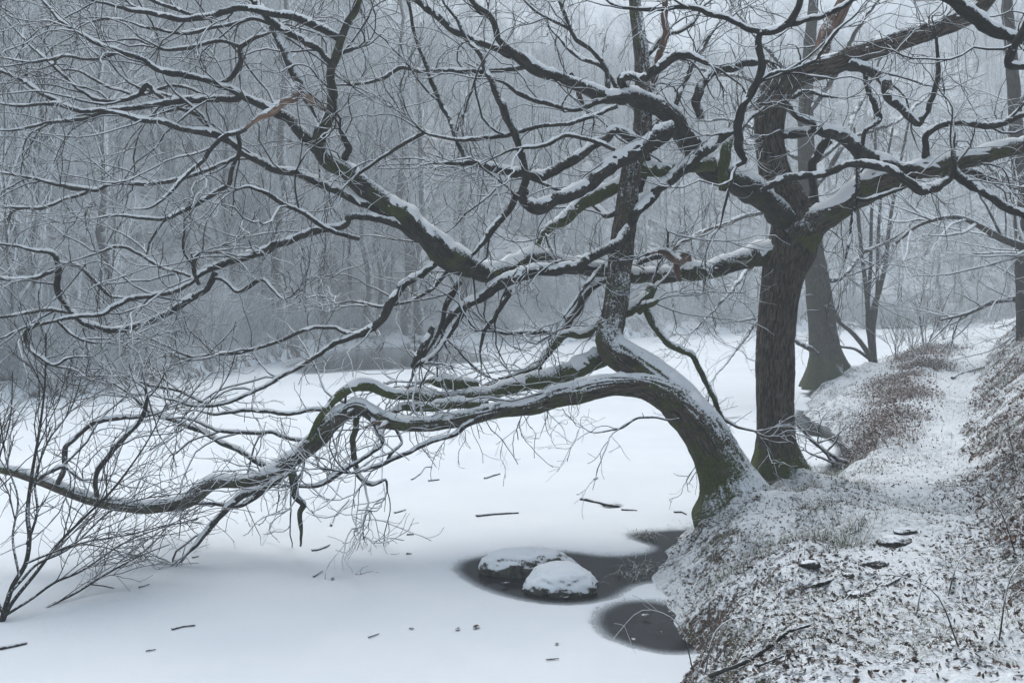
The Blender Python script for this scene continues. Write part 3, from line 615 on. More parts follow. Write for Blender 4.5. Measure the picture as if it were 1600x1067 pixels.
# ---- the arching oak
ax, ay = 2.66, 11.55
arch = root('oak_tree', (ax, ay, float(bank_z(ax, ay))), 'mossy oak leaning from the bank, trunk arching low over the ice with trailing limbs', 'tree')
LA = lambda *a, **k: add_limb(arch, *a, **k)
LA('A1', [(1152, 842, 108), (1151, 812, 116), (1148, 788, 118), (1142, 764, 104), (1135, 744, 86), (1122, 715, 76), (1094, 665, 68), (1066, 636, 62), (1038, 615, 50), (1000, 602, 38), (952, 601, 34), (901, 612, 38), (867, 620, 36), (834, 633, 30), (783, 640, 26), (732, 651, 26), (682, 661, 26), (640, 662, 24), (597, 654, 26), (568, 637, 26), (548, 636, 26), (520, 660, 30), (495, 685, 30), (465, 711, 28), (430, 734, 25), (400, 748, 22), (370, 752, 21), (335, 752, 24), (312, 768, 25), (285, 784, 24), (236, 791, 23), (169, 786, 21), (118, 771, 20), (67, 751, 18), (27, 737, 17), (0, 731, 16), (-70, 712, 12)],
   (11.55, 11.6, 11.7, 11.55, 11.3, 11.1, 10.9, 10.8, 10.6, 10.5), mat=M_OAK, dens=0.35, moss=0.40, name='trunk', sides=88, fine=True, rough=0.07, flare=(0.40, 0.5, 0.16, 5, 0.4), wob=0.03, snow=0.9, plaster=0.04, bias=LEFT)
LA('AY', [(1092, 662, 62), (1060, 622, 58), (1025, 590, 52), (990, 566, 52), (962, 548, 50), (953, 528, 44), (957, 505, 40), (964, 460, 38), (970, 400, 38), (978, 337, 36), (986, 270, 31), (1000, 216, 27), (1004, 150, 25), (1002, 84, 23), (994, 20, 21), (988, -40, 17)],
   (11.6, 12.0, 12.3, 12.4, 12.6, 12.9), mat=M_OAK, dens=0.25, moss=0.35, sides=64, fine=True, rough=0.06, name='stem', wob=0.02, snow=0.7, plaster=0.16)
LA('AYb', [(1016, 140, 14), (1028, 95, 13), (1040, 51, 13), (1037, 5, 11), (1030, -30, 8)], (12.8, 12.7), mat=M_DEAD, dens=0.3, moss=0)
LA('AYc', [(1000, 300, 16), (1010, 235, 16), (1014, 160, 15), (1018, 135, 14)], (12.6, 12.8), dens=0.3)
LA('A2', [(962, 552, 44), (940, 556, 36), (918, 566, 33), (867, 586, 31), (817, 601, 27), (766, 615, 26), (716, 617, 25), (665, 616, 24), (614, 612, 21), (585, 606, 22), (560, 604, 22), (540, 612, 20), (515, 630, 18), (490, 660, 17), (474, 705, 15)], (12.35, 12.0, 11.6, 11.2, 11.1), mat=M_OAK, dens=0.4, moss=0.75, sides=26)
LA('A2b', [(760, 628, 20), (730, 632, 18), (690, 634, 18), (650, 634, 18), (620, 640, 16), (600, 650, 12)], (11.5, 11.3), mat=M_OAK, dens=0.3, moss=0.7)
LA('A2c', [(745, 600, 16), (725, 594, 20), (700, 594, 22), (680, 596, 20), (664, 597, 12)], (11.9, 11.7), mat=M_OAK, dens=0.2, moss=0.8)
LA('A3', [(950, 498, 17), (932, 507, 17), (908, 526, 17), (884, 527, 16), (861, 541, 15), (846, 556, 13), (842, 572, 9)], (12.4, 12.3), moss=0.6, dens=0.5)
LA('A3b', [(962, 432, 14), (945, 439, 13), (918, 453, 13), (901, 487, 14), (884, 517, 14), (868, 540, 13), (850, 560, 13), (832, 578, 12), (805, 588, 11), (780, 592, 9)], (12.6, 12.4), dens=0.5)
LA('A3c', [(890, 520, 8), (874, 520, 9), (817, 522, 9), (790, 521, 9), (766, 515, 9), (757, 506, 8)], (12.3, 12.0), dens=1.0)
LA('A4', [(972, 490, 24), (990, 480, 22), (1008, 462, 22), (1020, 448, 18)], (12.4, 12.5), dens=0.2, moss=0.6)
LA('A4b', [(995, 490, 14), (1015, 476, 17), (1030, 466, 13)], (12.3, 12.2), dens=0.1, moss=0.6)
LA('A4c', [(1008, 480, 13), (1015, 495, 13), (1036, 527, 13), (1062, 546, 13), (1087, 562, 12), (1104, 598, 11), (1124, 642, 9), (1145, 662, 8), (1180, 673, 7)], (12.3, 12.3), dens=0.5, moss=0.5)
LA('A5', [(556, 640, 14), (557, 660, 13), (553, 692, 12), (551, 712, 11), (558, 740, 10), (568, 752, 10), (584, 757, 9), (603, 748, 8), (606, 768, 6)], (11.1, 11.1), dens=0.4, moss=0.4)
LA('A5b', [(572, 640, 10), (590, 668, 9), (600, 690, 9), (590, 702, 9), (560, 720, 9), (530, 742, 10), (505, 755, 10), (480, 760, 9), (440, 758, 7)], (11.1, 11.0), dens=0.5)
LA('A6', [(455, 718, 15), (456, 745, 15), (460, 770, 14), (475, 787, 12), (467, 801, 10), (469, 830, 9), (469, 853, 8)], (10.95, 10.9), dens=0, moss=0.3)
LA('A7', [(456, 728, 12), (440, 744, 12), (405, 764, 13), (364, 785, 13), (338, 815, 13), (312, 845, 12), (292, 867, 7)], (10.9, 10.5), dens=0.3)
LA('A7b', [(440, 748, 9), (400, 775, 8), (370, 790, 8), (330, 786, 8), (295, 790, 7)], (11.1, 11.2), dens=0.6)
LA('A8', [(90, 758, 9), (100, 735, 10), (104, 705, 10), (112, 688, 10), (152, 660, 10), (189, 652, 9), (229, 649, 8), (260, 640, 6)], (10.6, 10.9), dens=0.5)
LA('A8b', [(150, 778, 9), (152, 741, 9), (172, 708, 10), (189, 686, 11), (219, 659, 10), (230, 630, 9), (229, 608, 7), (215, 596, 5)], (10.6, 10.5), dens=0.7)
LA('A8c', [(420, 730, 12), (388, 713, 11), (338, 689, 11), (287, 662, 10), (236, 642, 9), (205, 615, 8), (175, 598, 6)], (11.3, 11.9), dens=0.8, bias=LEFT)
LA('A9', [(752, 650, 10), (730, 662, 9), (712, 676, 9), (672, 692, 9), (631, 711, 9), (590, 728, 9), (560, 738, 8), (530, 734, 6)], (11.3, 10.9), dens=0.5)
LA('A9b', [(620, 668, 7), (630, 690, 6), (612, 708, 7), (600, 725, 6), (580, 738, 5)], (11.2, 11.1), dens=0.7)
LA('A9c', [(582, 660, 8), (600, 662, 9), (590, 670, 5)], (11.1, 10.9), mat=M_DEAD, dens=0)
LA('A10', [(1062, 652, 4), (1043, 655, 4), (996, 654, 4), (969, 669, 4), (930, 676, 3), (912, 668, 3)], (11.3, 11.2), dens=0.5, snow=0, big=0.5)
LA('A11', [(500, 690, 12), (470, 690, 9), (430, 678, 8), (390, 676, 8), (340, 672, 7), (300, 655, 6), (260, 655, 5)], (11.2, 11.6), dens=0.9, bias=LEFT)
LA('A12', [(520, 640, 9), (490, 642, 9), (450, 648, 8), (400, 640, 8), (350, 646, 7), (300, 640, 5)], (11.2, 11.8), dens=0.9, bias=LEFT)
LA('A13', [(960, 440, 12), (985, 425, 13), (1015, 405, 12), (1040, 398, 10), (1075, 375, 8)], (12.7, 13.3), dens=0.8)
LA('A14', [(972, 330, 11), (950, 340, 11), (930, 322, 10), (905, 300, 9), (870, 296, 8), (830, 280, 6), (790, 284, 4)], (12.8, 13.6), dens=1.0)
LA('A15', [(1000, 180, 10), (970, 150, 10), (945, 110, 9), (905, 90, 8), (870, 60, 7), (850, 20, 5)], (12.9, 14.0), dens=1.1)
LA('A16', [(1002, 100, 9), (1035, 60, 9), (1075, 40, 8), (1110, 0, 6)], (12.9, 13.5), dens=1.1)
LA('A17', [(985, 270, 10), (1020, 230, 10), (1060, 160, 9), (1090, 90, 8), (1130, 30, 6)], (12.8, 14.2), dens=1.0)
LA('A18', [(60, 752, 8), (75, 740, 8), (98, 728, 9), (106, 735, 7)], (10.5, 10.5), dens=0.2)

# ------------------------------------------------------------------ other trees
def tree_curves(trunk, R, g, n1=12, l1=(1.5, 3.5), n2=5, n3=3, t0=0.3, ang=(35, 70), lift=0.15, r1=(0.02, 0.05), wig=0.14, fine=0.006):
    P, r = trunk[None], R[None]
    A, Ra = spawn(P, r, n1, t0, 0.98, l1[0], l1[1], 9, ang, wig, lift, r1, g, r_end=fine * 1.2)
    B, Rb = spawn(A, Ra, n2, 0.15, 0.95, l1[0] * 0.35, l1[1] * 0.5, 6, (25, 65), wig * 1.2, lift, (fine * 1.1, fine * 2.0), g, r_end=fine * 0.8)
    C, Rc = spawn(B, Rb, n3, 0.15, 0.95, l1[0] * 0.14, l1[1] * 0.24, 4, (25, 60), wig, lift, (fine * 0.8, fine), g, r_end=fine * 0.7)
    return [(A, Ra, 5), (B, Rb, 4), (C, Rc, 3)]

# stout oak further along the bank
cx, cyy = 9.42, 28.4
oak2 = root('oak_tree', (cx, cyy, float(bank_z(cx, cyy))), 'hazy grey oak further along the bank with a flared snow-dusted base, behind the forked trunk', 'tree')
LC = lambda *a, **k: add_limb(oak2, *a, **k)
LC('Ct', [(1298, 604, 64), (1296, 588, 56), (1288, 540, 46), (1284, 500, 43), (1277, 440, 39), (1270, 390, 35), (1264, 310, 31), (1259, 210, 27), (1261, 120, 22), (1268, 40, 18), (1274, -30, 14)], 28.4, mat=M_GREY, name='trunk', sides=56, fine=True, rough=0.06, flare=(0.55, 1.3, 0.45, 5, 1.1), wob=0, dens=0.15, moss=0.35, big=2.0, snow=0, plaster=-0.2)
for pts, dd in (([(1266, 340, 12), (1230, 370, 10), (1180, 410, 8), (1120, 480, 6), (1080, 520, 4)], -3), ([(1264, 320, 12), (1200, 330, 10), (1130, 350, 8), (1060, 380, 6), (1010, 400, 4)], 1),
                ([(1268, 300, 12), (1310, 240, 10), (1340, 170, 8), (1380, 90, 6)], 2), ([(1262, 260, 11), (1210, 220, 9), (1150, 190, 7), (1090, 190, 5)], 3),
                ([(1264, 180, 11), (1310, 110, 9), (1350, 30, 7), (1400, -30, 5)], -2), ([(1262, 150, 10), (1210, 90, 8), (1160, 30, 6), (1130, -20, 4)], 2),
                ([(1272, 410, 12), (1240, 440, 9), (1200, 480, 7), (1140, 560, 5), (1090, 620, 3)], -4), ([(1290, 560, 12), (1262, 545, 10), (1225, 520, 7), (1180, 500, 5), (1120, 505, 3)], -3),
                ([(1284, 440, 10), (1320, 430, 8), (1350, 395, 7), (1400, 370, 5), (1440, 330, 4)], 2), ([(1266, 260, 10), (1320, 220, 8), (1400, 190, 7), (1480, 120, 5)], 3),
                ([(1262, 200, 10), (1180, 130, 8), (1100, 110, 6), (1000, 60, 4)], 4)):
    LC('C%d' % len(LIMBS), pts, dd, 'Ct', mat=M_GREY, dens=0.8, big=1.5, snow=0.8, wob=0.3)

def simple_tree(name, label, cat, loc, stems, mat, twmat, seed, group=None, plaster=0.0, **kw):
    g = np.random.default_rng(seed); o = root(name, loc, label, cat, group); org = np.array(loc, float)
    sets = []
    for P, R in stems:
        V, q, B, mo, pl = limb_mesh(P, R, seed, 0.2, rough=0.06, plaster=plaster)
        me = mesh('stem', V - org, q, attrs={'bco': B, 'moss': mo, 'plaster': pl}); obj('trunk' if len(stems) == 1 else 'stem', me, mat, o)
        sets += tree_curves(P, R, g, **kw)
    V, q, B = merge([tubes(*s) for s in sets])
    obj('crown', mesh('crown', V - org, q), twmat, o)
    return o
def px_stems(list_, d, n=24, wide=1.0):
    out = []
    for pts in list_:
        c, P, R, L = limb_curve(pts, d, None, 0.05, len(pts)); out.append((P, R * wide))
    return out

# slim multi-stemmed alder on the shore behind
dd = 29.5
simple_tree('alder_tree', 'slim multi-stemmed alder with upright stems on the shore beside the hazy oak', 'tree', (11.2, dd, float(bank_z(11.2, dd))),
    px_stems([[(1370, 590, 15), (1367, 575, 14), (1360, 535, 10), (1357, 490, 9), (1352, 440, 8), (1345, 380, 7), (1338, 300, 6), (1335, 200, 4)],
              [(1368, 580, 14), (1364, 545, 12), (1364, 490, 11), (1375, 450, 9), (1384, 410, 8), (1390, 350, 7), (1404, 270, 5), (1420, 190, 4)],
              [(1367, 575, 12), (1352, 545, 10), (1330, 518, 9), (1308, 498, 8), (1296, 460, 7), (1286, 420, 5), (1270, 380, 4)],
              [(1362, 545, 8), (1355, 500, 7), (1360, 420, 7), (1362, 330, 6), (1368, 240, 5), (1365, 150, 3)],
              [(1364, 520, 7), (1370, 470, 7), (1372, 380, 6), (1378, 300, 5), (1395, 200, 4)],
              [(1358, 560, 7), (1335, 545, 6), (1310, 540, 5), (1280, 520, 4)]], dd), M_GREY, M_TWIG2, 5, n1=9, l1=(0.7, 2.0), n2=4, n3=3, lift=0.25, r1=(0.012, 0.022), fine=0.006)
# right-hand trees on the slope
dd = 24.0
simple_tree('slope_tree', 'slim straight tree with a bare crown on the slope above the path', 'tree', U(1602, 555, dd),
    px_stems([[(1602, 560, 28), (1600, 500, 26), (1598, 420, 25), (1594, 300, 24), (1589, 220, 23), (1584, 140, 22), (1578, 60, 20), (1574, 0, 18), (1570, -80, 14)]], dd), M_GREY, M_FAR, 15, n1=22, l1=(1.8, 4.5), n2=5, n3=3, t0=0.15, lift=0.1, fine=0.007)
for k, (pts, d_) in enumerate((([(1690, 520, 26), (1660, 450, 24), (1625, 400, 20), (1560, 370, 14), (1500, 340, 10), (1440, 350, 7), (1400, 380, 5)], 20),
                               ([(1720, 520, 24), (1680, 440, 22), (1640, 330, 18), (1590, 300, 12), (1530, 250, 8), (1480, 240, 5)], 27),
                               ([(1700, 560, 22), (1660, 500, 20), (1610, 470, 14), (1560, 470, 10), (1510, 490, 7), (1470, 500, 4)], 25))):
    simple_tree('leaning_tree', ['bare tree on the slope, its limb arching out over the path in a snowy bow', 'tallest of the bare trees leaning out from the slope, reaching up behind the oak limb', 'bare tree on the slope with the lowest limb, just above the end of the path'][k], 'tree', U(pts[0][0], pts[0][1] , d_),
                px_stems([pts], d_), M_GREY, M_FAR, 25 + k, 'trees leaning out from the slope', n1=20, l1=(1.2, 3.4), n2=5, n3=4, t0=0.25, lift=0.05, fine=0.006)

# shrubs: prototypes with several stems, copied
def shrub_mesh(seed, h, n, spread, fine=0.005, r0=0.014, kids=(6, 3), wig=0.12):
    g = np.random.default_rng(seed)
    base = np.zeros((1, 2, 3)); base[0, 1, 2] = 0.05
    P0 = base; R0 = np.full((1, 2), r0 * 2)
    A, Ra = spawn(P0, R0, n, 0, 1, h * 0.6, h * 1.1, 10, spread, wig, 0.35, (r0 * 0.6, r0), g, r_end=fine)
    B, Rb = spawn(A, Ra, kids[0], 0.2, 0.95, h * 0.2, h * 0.5, 6, (20, 50), wig * 1.3, 0.2, (fine, fine * 1.5), g, r_end=fine * 0.7)
    C, Rc = spawn(B, Rb, kids[1], 0.2, 0.95, h * 0.08, h * 0.22, 4, (20, 55), wig * 1.3, 0.15, (fine * 0.7, fine), g, r_end=fine * 0.6)
    V, q, B_ = merge([tubes(A, Ra, 5), tubes(B, Rb, 4), tubes(C, Rc, 3)])
    return mesh('shrub', V, q)
def put(name, me, mat, loc, rz, sc, label, cat, group):
    o = obj(name, me, None, None, loc); o.rotation_euler = (0, 0, rz); o.scale = (sc, sc, sc)
    if mat is not None and not me.materials: me.materials.append(mat)
    return tag(o, label, cat, group)
SH_A = [shrub_mesh(200 + k, 2.2, 9, (5, 50)) for k in range(3)]
g = np.random.default_rng(77)
for px_, py_, d_, s_ in ((1446, 545, 33, 1.4), (1425, 560, 31, 0.8), (1400, 565, 30.5, 0.9), (1475, 530, 37, 0.9)):
    x = (px_ - 800) / F * d_
    put('bare_shrub', SH_A[int(g.integers(3))], M_TWIG2, (x, d_, float(bank_z(x, d_)) - 0.05), g.uniform(0, 6), s_, 'bare twiggy shrub on the lake edge beside the far end of the path', 'shrub', 'shrubs beside the path')
SH_B = [shrub_mesh(220 + k, 3.2, 14, (5, 60), 0.006, 0.02, (6, 4)) for k in range(4)]
for m_ in SH_A: 
    if not m_.materials: m_.materials.append(M_TWIG2)
for k in range(30):
    px_ = g.uniform(-150, 470); th = math.atan((px_ - 800) / F); d_ = g.uniform(0.2, 5)
    rr = float(shore_r(th)) + d_
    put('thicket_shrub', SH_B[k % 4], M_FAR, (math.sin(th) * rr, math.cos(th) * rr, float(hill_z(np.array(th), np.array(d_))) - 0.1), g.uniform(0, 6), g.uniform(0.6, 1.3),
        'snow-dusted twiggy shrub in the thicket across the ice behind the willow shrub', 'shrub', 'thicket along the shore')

# shrub in the ice at the left, close by
dd = 8.75
simple_tree('willow_shrub', 'sprawling dark willow shrub with fine twigs rising through the ice, low limb passing over it', 'shrub', (-4.63, dd, 0.0),
    px_stems([[(2, 975, 16), (8, 950, 14), (20, 915, 13), (40, 880, 12), (46, 840, 12), (43, 800, 11), (50, 740, 9), (62, 670, 7), (70, 600, 5), (72, 520, 4)],
              [(4, 970, 12), (20, 940, 10), (60, 890, 9), (90, 850, 8), (130, 810, 7), (180, 760, 6), (230, 690, 4), (260, 630, 3)],
              [(0, 990, 9), (40, 968, 8), (80, 945, 7), (120, 925, 7), (160, 900, 6), (215, 870, 4), (265, 850, 3)],
              [(10, 960, 8), (50, 935, 7), (85, 910, 7), (130, 890, 6), (190, 850, 5), (250, 825, 4), (310, 810, 3)],
              [(12, 930, 9), (35, 905, 8), (60, 880, 7), (110, 855, 6), (170, 800, 5), (220, 780, 4), (290, 770, 3)],
              [(42, 850, 8), (58, 800, 7), (55, 750, 6), (75, 690, 5), (110, 640, 4), (130, 580, 3)],
              [(40, 880, 7), (90, 860, 6), (140, 845, 5), (200, 835, 4), (260, 820, 3)],
              [(5, 960, 9), (-20, 900, 8), (-30, 820, 7), (-10, 740, 5), (15, 660, 4), (20, 580, 3)],
              [(30, 900, 7), (20, 840, 6), (28, 780, 5), (10, 720, 4), (0, 650, 3)]], (8.75, 10.2), wide=0.7), M_DARK, M_WILLOW, 41, plaster=-0.35, n1=10, l1=(0.4, 1.3), n2=3, n3=2, t0=0.2, ang=(15, 45), lift=0.12, r1=(0.005, 0.008), fine=0.0034, wig=0.13)

# far woodland: single trees on the lower slope, the rest one mass
def far_tree(seed, h, r, n1, spread):
    g = np.random.default_rng(seed); n = 12
    P = np.zeros((n, 3)); P[:, 2] = np.linspace(-0.4, h, n); P[:, 0] = np.cumsum(g.normal(0, 0.10, n)); P[:, 1] = np.cumsum(g.normal(0, 0.10, n))
    R = r * (1 - 0.85 * np.linspace(0, 1, n)) 
    sets = [(P[None], R[None], 7)]
    A, Ra = spawn(P[None], R[None], n1, 0.22, 0.98, h * 0.16, h * 0.42, 8, spread, 0.14, 0.25, (0.025, 0.055), g, r_end=0.012)
    B, Rb = spawn(A, Ra, 6, 0.15, 0.97, h * 0.07, h * 0.18, 5, (25, 60), 0.16, 0.18, (0.011, 0.016), g, r_end=0.008)
    C, Rc = spawn(B, Rb, 5, 0.10, 0.97, h * 0.03, h * 0.10, 4, (25, 65), 0.18, 0.10, (0.007, 0.009), g, r_end=0.006)
    V, q, _ = merge([tubes(*s) for s in sets + [(A, Ra, 4), (B, Rb, 3), (C, Rc, 3)]])
    me = mesh('far_tree', V, q); mi = np.ones(len(me.polygons), np.int32); mi[:7 * (n - 1)] = 0; me.polygons.foreach_set('material_index', mi)
    return me
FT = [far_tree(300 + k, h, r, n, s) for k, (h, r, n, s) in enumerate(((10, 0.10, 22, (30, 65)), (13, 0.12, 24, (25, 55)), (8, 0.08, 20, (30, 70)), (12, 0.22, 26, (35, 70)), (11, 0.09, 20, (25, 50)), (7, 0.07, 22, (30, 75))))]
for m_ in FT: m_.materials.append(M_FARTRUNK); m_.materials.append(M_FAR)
g = np.random.default_rng(99); protos = []
LAB = ['slender bare tree rimed with snow on the wooded hillside across the lake', 'taller straight bare tree standing among the wood across the lake', 'low spreading bare tree rimed with snow across the lake']
KIND = [0, 1, 2, 1, 0, 2]
def hill_spot(dlo, dhi):
    th = math.radians(g.uniform(-42, 34)); d_ = g.uniform(dlo, dhi); rr = float(shore_r(th)) + d_
    return th, d_, (math.sin(th) * rr, math.cos(th) * rr, float(hill_z(np.array(th), np.array(d_))))
for k in range(150):
    th, d_, loc = hill_spot(1.0, 26) if k < 120 else hill_spot(0.6, 9)
    kk = k % 6
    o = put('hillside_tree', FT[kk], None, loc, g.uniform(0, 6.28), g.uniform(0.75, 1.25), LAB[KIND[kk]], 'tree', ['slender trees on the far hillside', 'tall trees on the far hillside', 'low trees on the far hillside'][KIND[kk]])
    if k < 6: protos.append(o)
# a few stouter trunks at the water's edge across the lake
for px_, d_, s_ in ((570, 1.0, 1.3), (596, 1.6, 1.2), (640, 0.9, 1.9), (655, 1.2, 1.5), (430, 2.0, 1.6), (505, 1.5, 1.3), (1105, 2, 1.4), (720, 3, 1.4)):
    th = math.atan((px_ - 800) / F); rr = float(shore_r(th)) + d_
    put('shore_tree', FT[3], None, (math.sin(th) * rr, math.cos(th) * rr, float(hill_z(np.array(th), np.array(d_)))), px_, s_, 'stout-trunked bare tree at the water edge across the lake', 'tree', 'stout trees at the far water edge')
# the rest of the wood
pts = []
for k in range(900):
    th, d_, loc = hill_spot(18, 112)
    pts.append(loc)
    
def scatter_group(name, insts, smin, smax, seed):
    ng = bpy.data.node_groups.new(name, 'GeometryNodeTree')
    ng.interface.new_socket('Geometry', in_out='INPUT', socket_type='NodeSocketGeometry'); ng.interface.new_socket('Geometry', in_out='OUTPUT', socket_type='NodeSocketGeometry')
    N, Lk = ng.nodes, ng.links
    gi, go = N.new('NodeGroupInput'), N.new('NodeGroupOutput')
    join = N.new('GeometryNodeGeometryToInstance')
    iop = N.new('GeometryNodeInstanceOnPoints'); iop.inputs['Pick Instance'].default_value = True
    for o in insts:
        oi = N.new('GeometryNodeObjectInfo'); oi.inputs['Object'].default_value = o; oi.inputs['As Instance'].default_value = True
        Lk.new(oi.outputs['Geometry'], join.inputs[0])
    # the object info instances sit in one instance list: pick by a random index
    jg = N.new('GeometryNodeJoinGeometry')
    for l in list(join.inputs[0].links): 
        Lk.new(l.from_socket, jg.inputs[0])
    N.remove(join)
    Lk.new(jg.outputs[0], iop.inputs['Instance'])
    ri = N.new('FunctionNodeRandomValue'); ri.data_type = 'INT'
    [s for s in ri.inputs if s.name == 'Min' and s.type == 'INT'][0].default_value = 0
    [s for s in ri.inputs if s.name == 'Max' and s.type == 'INT'][0].default_value = len(insts) - 1
    Lk.new([s for s in ri.outputs if s.type == 'INT'][0], iop.inputs['Instance Index'])
    rs = N.new('FunctionNodeRandomValue'); rs.data_type = 'FLOAT'
    fl = [s for s in rs.inputs if s.type == 'VALUE']; fl[0].default_value = smin; fl[1].default_value = smax
    Lk.new([s for s in rs.outputs if s.type == 'VALUE'][0], iop.inputs['Scale'])
    rv = N.new('FunctionNodeRandomValue'); rv.data_type = 'FLOAT_VECTOR'
    ve = [s for s in rv.inputs if s.type == 'VECTOR']; ve[0].default_value = (-0.05, -0.05, 0); ve[1].default_value = (0.05, 0.05, 6.28)
    Lk.new([s for s in rv.outputs if s.type == 'VECTOR'][0], iop.inputs['Rotation'])
    Lk.new(gi.outputs[0], iop.inputs['Points']); Lk.new(iop.outputs[0], go.inputs[0])
    return ng
me = bpy.data.meshes.new('far_wood'); me.from_pydata([tuple(p) for p in pts], [], [])
wood = obj('far_wood', me); wood['kind'] = 'stuff'; tag(wood, 'bare snowy woodland fading into mist up the hillside', 'woodland')
md = wood.modifiers.new('wood', 'NODES'); md.node_group = scatter_group('far_wood', protos, 0.8, 1.3, 1)
# undergrowth on the far bank
ub = [o for o in bpy.data.objects if o.name.startswith('thicket_shrub')][:4]
pts = []
for k in range(1300):
    th, d_, loc = hill_spot(0.1, 30) if k % 2 else hill_spot(0.0, 9); pts.append((loc[0], loc[1], loc[2] - 0.2))
me = bpy.data.meshes.new('undergrowth'); me.from_pydata(pts, [], [])
und = obj('undergrowth', me); und['kind'] = 'stuff'; tag(und, 'snow-laden bramble and brushwood covering the far bank', 'undergrowth')
md = und.modifiers.new('undergrowth', 'NODES'); md.node_group = scatter_group('undergrowth', ub, 0.35, 0.9, 2)

# ------------------------------------------------------------------ boulders, stones
def boulder(name, loc, size, seed, label, flat=0.8, mat=None, sub=5, cat='boulder', rz=0.0, group=None, sharp=0.22):
    import bmesh
    bm = bmesh.new(); bmesh.ops.create_icosphere(bm, subdivisions=sub, radius=1.0)
    v = np.array([x.co[:] for x in bm.verts]); f = np.array([[x.index for x in p.verts] for p in bm.faces]); bm.free()
    g_ = np.random.default_rng(seed)
    for k in range(9):                        # worn facets
        n_ = norm(g_.normal(size=3)); h_ = g_.uniform(0.78, 0.95); dd_ = v @ n_ - h_; v = v - np.where(dd_ > 0, dd_ * 0.7, 0)[:, None] * n_
    v = v * (1 + sharp * 0.5 * noise(v * 1.3 + seed, seed) + 0.05 * fbm(v * 5 + seed, seed, 3))[:, None]
    v[:, 2] = np.maximum(v[:, 2], -0.55)
    v = v * np.array(size) 
    c, s = math.cos(rz), math.sin(rz); v = v @ np.array([[c, s, 0], [-s, c, 0], [0, 0, 1]])
    n_ = len(v)
    o = obj(name, mesh(name, v, None, f, attrs={'bco': v, 'moss': np.full(n_, 0.25), 'plaster': np.zeros(n_)}), mat, None, loc)
    return tag(o, label, cat, group)
M_ROCK = mat_bark('mossy_rock', (0.03, 0.032, 0.028), (0.11, 0.115, 0.10), moss=0.5, snow_lo=0.28, snow_hi=0.50, side=-0.2, speck=0.35, fiss=12)
M_ROCK2 = mat_bark('snowed_rock', (0.03, 0.032, 0.028), (0.11, 0.115, 0.10), moss=0.3, snow_lo=-0.05, snow_hi=0.15, side=0.0, speck=0.42, fiss=12)
M_STONE = mat_bark('bare_stone', (0.012, 0.012, 0.011), (0.055, 0.055, 0.048), moss=0.3, snow_lo=0.55, snow_hi=0.75, side=-0.2, speck=0.3, fiss=20)
boulder('boulder', (0.17, 10.42, 0.03), (0.50, 0.28, 0.24), 12, 'long dark-sided boulder with a snow cap in the melted pool', mat=M_ROCK, rz=0.08)
boulder('boulder', (0.50, 9.78, 0.05), (0.39, 0.30, 0.21), 19, 'rounded boulder almost covered with snow in front of the long boulder', mat=M_ROCK2, rz=-0.1)
for k, (px_, py_, w_, hh) in enumerate(((1265, 884, 34, 0.5), (1365, 884, 40, 0.4), (1340, 856, 18, 0.5), (1400, 852, 62, 0.42), (1415, 832, 36, 0.4), (1325, 900, 20, 0.5), (1338, 935, 34, 0.6))):
    d_ = 9.0
    for it in range(30):
        x = (px_ - 800) / F * d_; zz = float(bank_z(x, d_)); d_ = 0.5 * d_ + 0.5 * (CAMH - zz) * F / (py_ - HOR)
    w = w_ / F * d_ / 2
    boulder('stone', (x, d_, zz + w * hh * 0.2), (w, w * 0.7, w * hh), 60 + k, 'grey stone half buried in the snowy leaf litter of the bank', mat=M_STONE, sub=4, cat='stone', group='stones bedded in the bank')

# ------------------------------------------------------------------ sticks on the ice
STK = 'short bare twig lying on the snow of the frozen lake'
def stick(pts, w, label, name='stick', group=None, mat=None, lift=0.012, cat='stick', ground=False, d0=10.0):
    P = []
    for px_, py_ in pts:
        if ground:
            d_ = d0
            for it in range(40):
                x = (px_ - 800) / F * d_; zz = float(bank_z(x, d_)); d_ = 0.5 * d_ + 0.5 * (CAMH - zz) * F / (py_ - HOR)
            P.append((x, d_, zz + lift))
        else:
            d_ = (CAMH - 0.02) * F / (py_ - HOR); P.append(((px_ - 800) / F * d_, d_, 0.02 + lift))
    P = spline(np.array(P), 12); R = w / 2 / F * P[:, 1] * np.linspace(1, 0.65, 12)
    seedc[0] += 1
    P = P + np.stack([noise(P * 9 + k * 7, 8) for k in range(3)], 1) * np.array([1, 1, 0.3]) * R[:, None] * 0.8
    V, q, B, mo, pl = limb_mesh(P, R, seedc[0], 0.0, 7, 0.15)
    org = P[0].copy()
    o = obj(name, mesh(name, V - org, q, attrs={'bco': B, 'moss': mo, 'plaster': pl}), mat or M_DARK, None, org)
    return tag(o, label, cat, group)
for a in ([(268, 984), (285, 980), (305, 978)], [(486, 861), (500, 859), (515, 852)], [(617, 802), (634, 797)], [(635, 836), (646, 836)], [(576, 997), (592, 991)], [(228, 1018), (243, 1016)],
          [(490, 902), (504, 893)], [(970, 797), (995, 798)], [(853, 1032), (873, 1030)], [(1052, 801), (1064, 801), (1072, 804)], [(217, 919), (233, 914)], [(670, 752), (686, 750)], [(757, 748), (770, 744), (781, 741)], [(928, 750), (934, 747)], [(634, 866), (643, 866)], [(300, 872), (310, 870)]):
    stick(a, 3.0 if len(a) == 2 else 4.0, STK, group='twigs strewn on the ice')
stick([(745, 807), (775, 804), (810, 802)], 4.5, 'long thin straight stick lying alone on the lake snow above the boulders')
stick([(907, 781), (930, 785), (955, 791), (968, 792)], 6.5, 'snow-dusted stick ending in a small melted hole in the ice')
stick([(-20, 1018), (10, 1012), (41, 1006)], 9, 'thick dark stick on the ice below the willow shrub')
